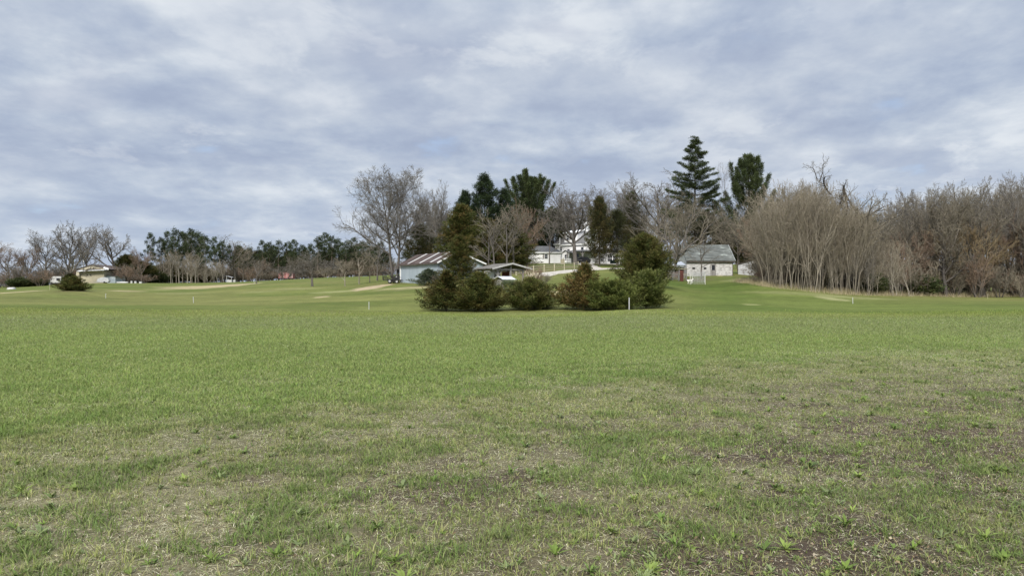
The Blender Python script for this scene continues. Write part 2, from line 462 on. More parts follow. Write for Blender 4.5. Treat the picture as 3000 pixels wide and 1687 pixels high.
def build_ground():
    th = np.concatenate([np.radians(np.linspace(-110, -43, 60)), np.radians(np.linspace(-42.9, 42.9, 640)), np.radians(np.linspace(43, 110, 60))])
    rr = np.concatenate([np.geomspace(0.3, 3, 14), np.geomspace(3.04, 260, 560), np.geomspace(262, 3500, 40)])
    T, Q = np.meshgrid(th, rr)
    x = (np.sin(T) * Q).ravel(); y = (np.cos(T) * Q).ravel()
    z = ground_z(x, y)
    n, m = len(th), len(rr)
    i = (np.arange(m - 1)[:, None] * n + np.arange(n - 1)[None, :]).ravel()
    quads = np.stack([i, i + 1, i + n + 1, i + n], 1)[:, ::-1]
    me = quad_mesh('field', np.stack([x, y, z], 1), quads, ground_colour(x, y), True)
    mt, nt, bs, N, L = _nodes('field')
    a = N('ShaderNodeAttribute'); a.attribute_name = 'Col'
    tc = N('ShaderNodeTexCoord')
    n1 = N('ShaderNodeTexNoise'); n1.inputs['Scale'].default_value = 9; n1.inputs['Detail'].default_value = 8; n1.inputs['Roughness'].default_value = 0.75
    n2 = N('ShaderNodeTexNoise'); n2.inputs['Scale'].default_value = 1.1; n2.inputs['Detail'].default_value = 6; n2.inputs['Roughness'].default_value = 0.65
    for q in (n1, n2): L(tc.outputs['Object'], q.inputs['Vector'])
    m1 = N('ShaderNodeMapRange'); m1.inputs['From Min'].default_value = 0.25; m1.inputs['From Max'].default_value = 0.75; m1.inputs['To Min'].default_value = 0.62; m1.inputs['To Max'].default_value = 1.38
    m2 = N('ShaderNodeMapRange'); m2.inputs['From Min'].default_value = 0.25; m2.inputs['From Max'].default_value = 0.75; m2.inputs['To Min'].default_value = 0.78; m2.inputs['To Max'].default_value = 1.22
    L(n1.outputs['Fac'], m1.inputs['Value']); L(n2.outputs['Fac'], m2.inputs['Value'])
    mu = N('ShaderNodeMath'); mu.operation = 'MULTIPLY'; L(m1.outputs[0], mu.inputs[0]); L(m2.outputs[0], mu.inputs[1])
    vm = N('ShaderNodeVectorMath'); vm.operation = 'SCALE'; L(a.outputs['Color'], vm.inputs[0]); L(mu.outputs[0], vm.inputs['Scale'])
    L(vm.outputs[0], bs.inputs['Base Color']); bs.inputs['Roughness'].default_value = 0.95; bs.inputs['Specular IOR Level'].default_value = 0.1
    bp = N('ShaderNodeBump'); bp.inputs['Strength'].default_value = 0.7; bp.inputs['Distance'].default_value = 0.05
    L(n1.outputs['Fac'], bp.inputs['Height']); L(bp.outputs[0], bs.inputs['Normal'])
    tag(link('field', me, mt), kind='structure')


build_ground()


def strip(name, pts, width, m, lift=0.04):
    """a road or path draped on the ground along (column, distance) points"""
    P = [at(px, d) for px, d in pts]
    line = []
    for i in range(len(P) - 1):
        a = P[max(i - 1, 0)]; b = P[i]; c = P[i + 1]; e = P[min(i + 2, len(P) - 1)]
        for k in range(16):
            t = k / 16
            line.append(0.5 * ((2 * b) + (c - a) * t + (2 * a - 5 * b + 4 * c - e) * t * t + (3 * b - a - 3 * c + e) * t ** 3))
    line.append(P[-1])
    L_ = np.array([(p.x, p.y) for p in line]); T = np.gradient(L_, axis=0); T /= np.linalg.norm(T, axis=1)[:, None]
    nn = np.stack([-T[:, 1], T[:, 0]], 1)
    K = 11
    w = np.linspace(-0.5, 0.5, K)
    wob = width * (1 + 0.25 * (vnoise(np.arange(len(L_)) / 5.0, np.zeros(len(L_)), 3) - 0.5))
    xy = L_[:, None, :] + nn[:, None, :] * (w[None, :, None] * wob[:, None, None])
    z = ground_z(xy[..., 0], xy[..., 1]) + lift - 0.09 * np.abs(w * 2)[None, :] ** 4
    v = np.concatenate([xy, z[..., None]], 2).reshape(-1, 3)
    i = (np.arange(len(L_) - 1)[:, None] * K + np.arange(K - 1)[None, :]).ravel()
    me = quad_mesh(name, v, np.stack([i, i + K, i + K + 1, i + 1], 1), None, True)
    return tag(link(name, me, m), kind='structure')


gravel = noisy('gravel', (0.34, 0.31, 0.265), (0.50, 0.465, 0.41), 1.5, 0.95, bump=0.03, spec=0.05)
strip('driveway', [(1572, 108), (1610, 114), (1660, 121), (1715, 131), (1770, 138), (1830, 142), (1900, 144), (1960, 145)], 4.2, gravel)
strip('driveway', [(1740, 135), (1728, 148), (1716, 161), (1710, 171), (1708, 175)], 4.0, gravel, 0.045)

# ---------------------------------------------------------------- grass, straw and weeds of the near field
def build_grass():
    rng = np.random.default_rng(4)
    dg = np.geomspace(3.0, 62, 500)
    dens = np.interp(dg, [3, 5, 8, 12, 20, 35, 62], [5600, 4900, 3200, 1600, 600, 230, 95])
    halfw = 0.72 * dg + 2.2
    wgt = dens * 2 * halfw; cdf = np.concatenate([[0], np.cumsum((wgt[1:] + wgt[:-1]) / 2 * np.diff(dg))])
    total = int(cdf[-1])
    y = np.interp(rng.random(total) * cdf[-1], cdf, dg)
    x = (rng.random(total) * 2 - 1) * (0.72 * y + 2.2)
    # gather part of the blades into tufts
    cell = 0.11
    jx = np.floor(x / cell); jy = np.floor(y / cell)
    hx = vnoise(jx * 7.13, jy * 3.71, 77); hy = vnoise(jx * 5.31, jy * 9.17, 78); hs = vnoise(jx * 3.77, jy * 4.91, 79)
    tuft = (rng.random(total) < 0.5) & (y < 16) & (hs > 0.35 + 0.5 * fbm(x / 0.9, y / 0.9, 95, 3))
    cx = (jx + hx) * cell; cy = (jy + hy) * cell
    ox = rng.normal(0, 0.022, total); oy = rng.normal(0, 0.022, total)
    x = np.where(tuft, cx + ox, x); y = np.where(tuft, cy + oy, y)
    g, soil, dull = meadow(x, y)
    clump = fbm(x / 0.5, y / 0.5, 91, 3)
    keep = (rng.random(total) < 1 - sstep(38, 60, y + 9 * (fbm(x / 6, y / 6, 33, 3) - .5))) & (rng.random(total) < (1 - 0.40 * soil) * (0.55 + 0.9 * clump))
    x, y, g, soil, dull, tuft, ox, oy, hs = (a[keep] for a in (x, y, g, soil, dull, tuft, ox, oy, hs)); n = len(x)
    z = ground_z(x, y)
    pn = fbm(x / 0.42, y / 0.42, 111, 3); pm = fbm(x / 1.7, y / 1.7, 121, 3)
    pw = (1 - sstep(14, 30, y)) * (1 - 0.6 * g)
    straw = rng.random(n) < np.clip(0.50 - 0.41 * g + 0.34 * soil + 0.12 * dull + pw * (2.0 * (pn - 0.5) + 1.0 * (pm - 0.5)), 0.04, 0.9) * np.where(tuft, 0.35, 1.0)
    far = sstep(8, 40, y)
    h = np.where(straw, rng.uniform(0.035, 0.10, n), rng.uniform(0.03, 0.085, n) * (1 + 0.5 * tuft * hs)) * (0.78 + 0.30 * g) * (1 + 0.15 * far) * (1 + pw * 0.9 * (0.5 - pn))
    w = np.where(straw, rng.uniform(0.0022, 0.0045, n), rng.uniform(0.003, 0.0065, n)) * np.interp(y, [3, 6, 12, 25, 60], [1, 1.15, 1.6, 2.6, 5.0])
    a = rng.random(n) * 2 * np.pi
    a = np.where(tuft, np.arctan2(oy, ox) + rng.normal(0, 0.5, n), a)
    lean = np.where(straw, rng.uniform(0.8, 1.6, n), rng.uniform(0.25, 1.25, n))
    up = np.where(straw, rng.uniform(0.03, 0.30, n), rng.uniform(0.45, 0.95, n))
    lx, ly = np.cos(a), np.sin(a)
    b = a + np.pi / 2 + rng.normal(0, 0.5, n)
    sx, sy = np.cos(b) * w / 2, np.sin(b) * w / 2
    pal_g = np.array([(0.178, 0.212, 0.054), (0.228, 0.250, 0.086), (0.116, 0.153, 0.038), (0.248, 0.253, 0.104), (0.165, 0.222, 0.066)])
    pal_s = np.array([(0.52, 0.48, 0.32), (0.41, 0.37, 0.23), (0.60, 0.57, 0.41), (0.27, 0.22, 0.135), (0.42, 0.42, 0.24)])
    col = np.where(straw[:, None], pal_s[rng.integers(0, 5, n)], pal_g[rng.integers(0, 5, n)])
    col = np.where((~straw & (dull > 0.3) & (rng.random(n) < 0.6))[:, None], col * 0.55 + np.array((0.20, 0.205, 0.10)) * 0.42, col)
    cr = sstep(38, 48, y)[:, None]
    col = col * (1 + cr * np.array((0.02, -0.02, -0.22)))
    col = np.where((~straw & (g > 0.5))[:, None], col * np.array((0.93, 1.0, 0.9)), col)
    col = col * (1 + np.interp(y, [4, 14, 30], [0.42, 0.30, 0.14]) * rng.uniform(-1, 1, n))[:, None] * (0.86 + 0.28 * fbm(x / 2.4, y / 2.4, 97, 4))[:, None]
    col = np.where((~straw & (g < 0.5))[:, None], col * np.array((1.05, 0.98, 1.1)), col)
    deep = (pw * np.clip(2.2 * (0.52 - pn), 0, 0.45))[:, None]          # denser clumps are a deeper green
    col = np.where((~straw)[:, None], col * (1 - deep * np.array((0.75, 0.45, 0.75))), col)
    p = np.stack([x, y, z - 0.004], 1); s = np.stack([sx, sy, np.zeros(n)], 1)
    mid = p + np.stack([lx * h * lean * 0.32, ly * h * lean * 0.32, h * up * 0.62], 1)
    tip = p + np.stack([lx * h * lean, ly * h * lean, h * up * np.where(straw, 0.75, 0.95)], 1)
    v = np.stack([p - s, p + s, mid - s * 0.85, mid + s * 0.85, tip - s * 0.12, tip + s * 0.12], 1).reshape(-1, 3)
    k = np.arange(n)[:, None] * 6
    q = np.concatenate([k + np.array([0, 1, 3, 2]), k + np.array([2, 3, 5, 4])], 1).reshape(-1, 4)
    me = quad_mesh('grass', v, q, np.repeat(col, 6, 0))
    tag(link('grass', me, leafy('grass', 0.35, 0.0, gain=1.35, upn=0.7)), 'short spring grass with dry straw blades over the near field', 'grass', kind='stuff')

    # broad-leaved weeds: rosettes of pointed leaves
    vs, cs = [], []
    r2 = random.Random(8)
    spots = []
    for i in range(4200):
        d = 3.4 + 15 * r2.random() ** 1.5; xx = r2.uniform(-1, 1) * (0.70 * d + 1)
        gg, so, _ = meadow(np.array([xx]), np.array([d]))
        if r2.random() < (0.25 if gg[0] > 0.5 else 0.45 + 0.55 * (xx > 0)) * (0.25 + 1.5 * float(fbm(np.array([xx / 1.3]), np.array([d / 1.3]), 99, 2)[0])): spots.append((xx, d))
    for xx, d in spots:
        zz = float(ground_z(np.array([xx]), np.array([d]))[0])
        big = r2.random() < 0.16
        L0 = r2.uniform(0.028, 0.060) if not big else r2.uniform(0.065, 0.105)
        base = np.array(r2.choice([(0.125, 0.180, 0.030), (0.165, 0.215, 0.045), (0.100, 0.148, 0.030), (0.160, 0.195, 0.075)])) * r2.uniform(0.8, 1.2)
        for j in range(r2.randint(7, 13) if not big else r2.randint(12, 20)):
            an = r2.random() * 6.283; L1 = L0 * r2.uniform(0.6, 1.15); el = r2.uniform(0.15, 1.1); wd = L1 * r2.uniform(0.16, 0.26)
            dx, dy = math.cos(an), math.sin(an); px_, py_ = -dy * wd / 2, dx * wd / 2
            c0 = np.array((xx, d, zz)); c1 = c0 + np.array((dx * math.cos(el), dy * math.cos(el), math.sin(el))) * L1 * 0.55; c2 = c0 + np.array((dx * math.cos(el) * 1.05, dy * math.cos(el) * 1.05, math.sin(el) * 0.75)) * L1
            s_ = np.array((px_, py_, 0))
            vs += [c0 - s_ * 0.25, c0 + s_ * 0.25, c1 - s_, c1 + s_, c2 - s_ * 0.1, c2 + s_ * 0.1]
            cs += [base * r2.uniform(0.85, 1.15)] * 6
    k = np.arange(len(vs) // 6)[:, None] * 6
    q = np.concatenate([k + np.array([0, 1, 3, 2]), k + np.array([2, 3, 5, 4])], 1).reshape(-1, 4)
    me = quad_mesh('weeds', np.array(vs), q, np.array(cs))
    tag(link('weeds', me, leafy('weeds', 0.25, 0.0, 0.55, 0.3, gain=1.25, upn=0.45)), 'broad leaved green weeds growing among the near grass', 'weeds', kind='stuff')

    # fallen leaves and broken straw on the soil
    n = 60000
    y = 3.3 + 13 * rng.random(n) ** 1.4; x = (rng.random(n) * 2 - 1) * (0.72 * y + 1)
    g, soil, dull = meadow(x, y)
    kp = rng.random(n) < (0.10 + 0.9 * soil + 0.12 * (1 - g)) * (0.45 + 0.55 * (x > 0)); x, y = x[kp], y[kp]; n = len(x)
    z = ground_z(x, y) + rng.uniform(0.006, 0.022, n)
    a = rng.random(n) * 6.283; l = 0.007 + 0.026 * rng.random(n) ** 2.6; w = l * rng.uniform(0.25, 0.8, n)
    u = np.stack([np.cos(a), np.sin(a), rng.normal(0, 0.35, n)], 1) * l[:, None] / 2; t = np.stack([-np.sin(a), np.cos(a), rng.normal(0, 0.35, n)], 1) * w[:, None] / 2
    p = np.stack([x, y, z], 1)
    v = np.stack([p - u, p + t, p + u, p - t], 1).reshape(-1, 3)
    pal = np.array([(0.24, 0.175, 0.10), (0.30, 0.235, 0.15), (0.16, 0.11, 0.065), (0.36, 0.31, 0.22)])
    col = pal[rng.integers(0, 4, n)] * rng.uniform(0.7, 1.2, n)[:, None]
    me = quad_mesh('fallen_leaves', v, np.arange(4 * n).reshape(-1, 4), np.repeat(col, 4, 0))
    tag(link('fallen_leaves', me, leafy('fallen_leaves', 0.15, 0.0)), 'dry brown fallen leaves scattered over the bare soil', 'leaves', kind='stuff')

    # longer dry grass along the edge of the thicket and the woods
    edge = [(2170, 101), (2200, 96), (2260, 91), (2330, 89), (2400, 87.5), (2470, 88), (2560, 91), (2650, 94.5), (2750, 98), (2850, 101), (3000, 105), (3200, 110)]
    vs, cs = [], []
    E = [at(px, d) for px, d in edge]
    seg = np.array([(e.x, e.y) for e in E]); cum = np.concatenate([[0], np.cumsum(np.linalg.norm(np.diff(seg, axis=0), axis=1))])
    n = 22000
    t = rng.random(n) * cum[-1]
    x = np.interp(t, cum, seg[:, 0]) + rng.normal(0, 0.4, n); dep = rng.random(n) ** 1.2 * 7
    x = x + dep * 0.2
    y = np.interp(t, cum, seg[:, 1]) + dep + rng.normal(0, 0.2, n)
    cl = fbm(x / 2.2, y / 2.2, 13, 3); kp = rng.random(n) < sstep(0.25, 0.6, cl); x, y, dep, cl = x[kp], y[kp], dep[kp], cl[kp]; n = len(x)
    z = ground_z(x, y)
    h = rng.uniform(0.15, 0.6, n) * (0.5 + cl) * np.interp(dep, [0, 0.6, 3], [0.35, 0.9, 1.2]); w = rng.uniform(0.012, 0.028, n); a = rng.random(n) * 6.283
    p = np.stack([x, y, z], 1); s = np.stack([np.cos(a + 1.57), np.sin(a + 1.57), 0 * a], 1) * w[:, None] / 2
    tip = p + np.stack([np.cos(a) * h * 0.5, np.sin(a) * h * 0.5, h], 1)
    v = np.stack([p - s, p + s, tip + s * 0.2, tip - s * 0.2], 1).reshape(-1, 3)
    pal = np.array([(0.36, 0.30, 0.18), (0.28, 0.225, 0.13), (0.20, 0.20, 0.085), (0.42, 0.35, 0.23)])
    col = pal[rng.integers(0, 4, n)] * rng.uniform(0.7, 1.2, n)[:, None]
    me = quad_mesh('dry_grass', v, np.arange(4 * n).reshape(-1, 4), np.repeat(col, 4, 0))
    tag(link('dry_grass', me, leafy('dry_grass', 0.3, 0.0, gain=1.15, upn=0.4)), 'tan dry grass fringe along the foot of the bare thicket', 'dry grass', kind='stuff')


build_grass()

# ---------------------------------------------------------------- trees: bare branching
def tubes(polys):
    """polylines (points, radii, sides) -> vertices and quads, same-sized ones together"""
    groups = {}
    for pts, rad, s in polys: groups.setdefault((len(pts), s), []).append((pts, rad))
    V, Q, n0 = [], [], 0
    for (n, s), items in groups.items():
        P = np.array([i[0] for i in items], float); Rr = np.array([i[1] for i in items], float)
        T = np.gradient(P, axis=1); T /= np.maximum(np.linalg.norm(T, axis=2, keepdims=True), 1e-9)
        ref = np.where(np.abs(T[:, :1, 2:3]) < 0.85, np.array([0, 0, 1.0]), np.array([1.0, 0, 0])) * np.ones_like(T)
        U = np.cross(T, ref); U /= np.maximum(np.linalg.norm(U, axis=2, keepdims=True), 1e-9); W = np.cross(T, U)
        a = np.arange(s) * 2 * np.pi / s
        v = P[:, :, None] + Rr[:, :, None, None] * (np.cos(a)[None, None, :, None] * U[:, :, None] + np.sin(a)[None, None, :, None] * W[:, :, None])
        M = len(items)
        m, i, k = np.meshgrid(np.arange(M), np.arange(n - 1), np.arange(s), indexing='ij')
        f = lambda ii, kk: n0 + (m * n + ii) * s + kk % s
        Q.append(np.stack([f(i, k), f(i, k + 1), f(i + 1, k + 1), f(i + 1, k)], -1).reshape(-1, 4))
        V.append(v.reshape(-1, 3)); n0 += M * n * s
    return np.concatenate(V), np.concatenate(Q)


class Bare:
    """a leafless tree grown branch from branch"""
    def __init__(s, seed, num, ang, ratio, start, trop, wob, segs, rr=0.55, twig=0.012, minr=0.008, fall=0.55):
        s.fall = fall
        s.r = random.Random(seed); s.num, s.ang, s.ratio, s.start, s.trop, s.wob, s.segs = num, ang, ratio, start, trop, wob, segs
        s.rr, s.twig, s.minr = rr, twig, minr
        s.out = [[] for _ in range(len(num) + 1)]

    def rv(s): return Vector((s.r.gauss(0, 1), s.r.gauss(0, 1), s.r.gauss(0, 1)))

    def grow(s, p, d, L, r, lev, taper=0.25):
        n = s.segs[lev]; p = Vector(p); d = Vector(d).normalized()
        pts, rad, dirs = [p.copy()], [r], [d.copy()]
        for i in range(n):
            d = (d + s.rv() * s.wob[lev] + Vector((0, 0, s.trop[lev]))).normalized()
            p = p + d * (L / n)
            pts.append(p.copy()); dirs.append(d.copy()); rad.append(max(r * (1 - (1 - taper) * (i + 1) / n), s.minr))
        s.out[lev].append((pts, rad))
        if lev < len(s.num):
            k0 = s.r.random() * 6.28
            N = s.num[lev]
            for k in range(N):
                t = s.start[lev] + (1 - s.start[lev]) * (k + s.r.random()) / N
                t = min(t, 0.985)
                i = min(int(t * n), n - 1); f = t * n - i
                q = pts[i].lerp(pts[i + 1], f); dd = dirs[i + 1]; rq = rad[i] * (1 - f) + rad[i + 1] * f
                ax = dd.cross(Vector((0, 0, 1)) if abs(dd.z) < 0.98 else Vector((1, 0, 0))).normalized()
                a0 = Matrix.Rotation(k0 + k * 2.4 + s.r.gauss(0, .35), 3, dd) @ ax
                nd = Matrix.Rotation(R(s.r.gauss(s.ang[lev], s.ang[lev] * 0.22)), 3, a0) @ dd
                cl = L * s.ratio[lev] * s.r.uniform(0.7, 1.2) * (0.6 + s.fall - s.fall * t if lev else 0.75 + s.fall - s.fall * t)
                cr = max(min(rq * 0.8, r * s.rr * s.r.uniform(0.75, 1.1)), s.twig if lev + 1 == len(s.num) else s.minr)
                s.grow(q, nd, cl, cr, lev + 1, 0.3 if lev + 1 < len(s.num) else 0.5)

    def mesh(s, name, lv0, lv1, sides):
        polys = []
        for lev in range(lv0, min(lv1, len(s.out) - 1) + 1):
            for pts, rad in s.out[lev]: polys.append(([tuple(p) for p in pts], rad, sides[min(lev, len(sides) - 1)]))
        v, q = tubes(polys)
        return quad_mesh(name, v, q, None, True)

    def build(s, parent, mt, mc, split=1):
        sd = (9, 6, 4, 3, 3)
        link('trunk', s.mesh('trunk', 0, split, sd), mt, parent)
        link('crown', s.mesh('crown', split + 1, 9, sd), mc, parent)
        for o in parent.children:
            if o.name.startswith('crown'):
                co = np.array([v.co for v in o.data.vertices]); s.top = co[:, 2].max(); s.wid = np.percentile(np.abs(co[:, 0]), 98) * 2
        return parent


bark_grey = noisy('bark_grey', (0.080, 0.070, 0.061), (0.143, 0.129, 0.115), 2.5, 0.9, (1, 1, 0.25), per_object=0.12)
twig_grey = noisy('twig_grey', (0.118, 0.106, 0.090), (0.182, 0.165, 0.144), 1.2, 0.9, per_object=0.12)
bark_dark = noisy('bark_dark', (0.071, 0.060, 0.049), (0.144, 0.124, 0.103), 2.5, 0.9, (1, 1, 0.25), per_object=0.2)
twig_dark = noisy('twig_dark', (0.122, 0.106, 0.078), (0.192, 0.167, 0.126), 1.0, 0.9, per_object=0.2)
twig_rust = noisy('twig_rust', (0.158, 0.110, 0.079), (0.226, 0.163, 0.116), 1.0, 0.9, per_object=0.15)
bark_tan = noisy('bark_tan', (0.163, 0.138, 0.106), (0.298, 0.263, 0.212), 2.0, 0.9, (1, 1, 0.2), per_object=0.22)
twig_tan = noisy('twig_tan', (0.170, 0.144, 0.102), (0.258, 0.222, 0.166), 1.0, 0.9, per_object=0.22)
bark_pale = noisy('bark_pale', (0.230, 0.200, 0.157), (0.357, 0.323, 0.264), 2.0, 0.9, (1, 1, 0.2), per_object=0.15)
bark_pine = noisy('bark_pine', (0.115, 0.085, 0.065), (0.215, 0.165, 0.130), 2.0, 0.9, (1, 1, 0.3), per_object=0.15)

PROTO = {}


def proto(key, name, bare, mt, mc, split=1):
    """a first tree of its kind; its place is given later"""
    root = thing(name, (0, 0, 0), 'bare tree', 'tree')
    bare.build(root, mt, mc, split)
    PROTO[key] = dict(root=root, H=bare.top, W=bare.wid, used=False)


def oak(seed, H=12.0, ang=44, n0=9, tw=0.016):
    b = Bare(seed, (n0, 9, 8, 6), (ang, 46, 44, 40), (1.02, 0.50, 0.46, 0.58), (0.40, 0.22, 0.2, 0.15), (0.0, 0.085, 0.06, 0.03, 0.02), (0.05, 0.12, 0.15, 0.18, 0.2), (8, 8, 5, 4, 3), 0.5, tw, fall=0.35)
    b.grow((0, 0, -0.2), (0.03, 0, 1), H * 0.52, H * 0.022, 0, 0.35)
    return b


def vase(seed, H=14.0):
    b = Bare(seed, (12, 10, 8, 6), (36, 38, 42, 36), (1.40, 0.42, 0.42, 0.55), (0.52, 0.25, 0.2, 0.15), (0.0, 0.055, 0.06, 0.05, 0.04), (0.03, 0.07, 0.12, 0.15, 0.15), (8, 9, 5, 4, 3), 0.55, 0.0135, fall=0.3)
    b.grow((0, 0, -0.2), (0, 0, 1), H * 0.42, H * 0.0165, 0, 0.4)
    return b


def sapling(seed, H=11.0):
    b = Bare(seed, (9, 7, 4), (28, 32, 36), (0.50, 0.42, 0.5), (0.16, 0.2, 0.2), (0.02, 0.07, 0.05, 0.03), (0.08, 0.13, 0.17, 0.2), (9, 7, 4, 3), 0.5, 0.017, 0.011)
    r = random.Random(seed + 50)
    b.grow((0, 0, -0.2), (r.uniform(-.2, .2), r.uniform(-.2, .2), 1), H * 0.78, 0.06, 0, 0.3)
    return b


def young(seed, H=6.0):
    b = Bare(seed, (9, 6, 5), (42, 40, 38), (0.55, 0.5, 0.5), (0.28, 0.2, 0.2), (0.02, 0.06, 0.05, 0.03), (0.05, 0.1, 0.14, 0.18), (8, 6, 4, 3), 0.5, 0.016, 0.010)
    b.grow((0, 0, -0.2), (0.02, 0.02, 1), H * 0.85, H * 0.016, 0, 0.25)
    return b


def brush(seed, H=3.0):
    """many stems from one root"""
    b = Bare(seed, (5, 5, 4), (32, 34, 36), (0.55, 0.5, 0.5), (0.15, 0.15, 0.1), (0.05, 0.06, 0.04, 0.02), (0.08, 0.12, 0.15, 0.18), (6, 5, 4, 3), 0.6, 0.013, 0.009)
    r = random.Random(seed + 9)
    for i in range(9):
        a = r.random() * 6.28; t = r.uniform(0.1, 0.75)
        b.grow((math.cos(a) * 0.2, math.sin(a) * 0.2, -0.1), (math.cos(a) * t, math.sin(a) * t, 1), H * r.uniform(0.5, 0.8), 0.03, 0, 0.4)
    return b


def willowy(seed, H=10.0):
    """rounded crown of very many fine upright twigs"""
    b = Bare(seed, (11, 9, 9, 6), (48, 38, 34, 28), (1.05, 0.5, 0.42, 0.5), (0.14, 0.22, 0.2, 0.15), (0.0, 0.08, 0.08, 0.06, 0.05), (0.05, 0.12, 0.14, 0.15, 0.15), (7, 7, 5, 4, 3), 0.5, 0.015)
    b.grow((0, 0, -0.2), (0.25, 0, 1), H * 0.5, H * 0.026, 0, 0.4)
    return b


proto('oak_a', 'bare_tree', oak(1, 12, 46), bark_grey, twig_grey)
proto('oak_b', 'bare_tree', oak(2, 12, 40, 10), bark_grey, twig_grey)
proto('oak_c', 'bare_tree', oak(3, 12, 50, 8), bark_grey, twig_grey)
proto('vase_a', 'bare_tree', vase(4), bark_grey, twig_grey)
proto('vase_b', 'bare_tree', vase(5), bark_grey, twig_grey)
proto('young_a', 'young_tree', young(6), bark_grey, twig_grey)
proto('young_b', 'young_tree', young(7), bark_grey, twig_grey)
proto('willow', 'bare_tree', willowy(8), bark_dark, twig_rust)
for i in range(6): proto('sapling_%d' % i, 'sapling', sapling(20 + i), bark_tan, twig_tan, 1)
for i in range(3): proto('brush_%d' % i, 'bare_shrub', brush(40 + i), twig_dark, twig_dark, 0)


def plant(key, px, d, top, wpx=None, label=None, cat='tree', group=None, rz=None, mats=None, name=None, H=None, sink=0.0):
    """stand a copy of a tree at (column, distance), its tip at row `top`, its crown wpx columns wide"""
    P = PROTO[key]; b = at(px, d)
    if H is None: H = EYE + (HY - top) / F * d - b.z
    sz = H / P['H']; sxy = sz if wpx is None else wpx / F * d / P['W']
    rz = random.Random(int(px * 7 + d * 13)).uniform(0, 6.28) if rz is None else rz
    b.z -= sink
    o = dup(P['root'], b, rz, (sxy, sxy, sz), label, group, mats)
    o['category'] = cat
    if name: o.name = name
    P['used'] = True
    return o


# ---------------------------------------------------------------- trees: needles and sprays
def sprays(pos, dirs, ln, wd, col, rng, cross=False):
    """thin leaf quads at pos pointing along dirs"""
    n = len(pos)
    d = dirs / np.linalg.norm(dirs, axis=1, keepdims=True)
    r = rng.normal(0, 1, (n, 3)); s = np.cross(d, r); s /= np.maximum(np.linalg.norm(s, axis=1, keepdims=True), 1e-9)
    s = s * (wd / 2)[:, None]; L = d * ln[:, None]
    v = np.stack([pos - s * 0.35, pos + L * 0.5 - s, pos + L, pos + L * 0.45 + s], 1).reshape(-1, 3)
    return v, np.arange(4 * n).reshape(-1, 4), np.repeat(col, 4, 0)


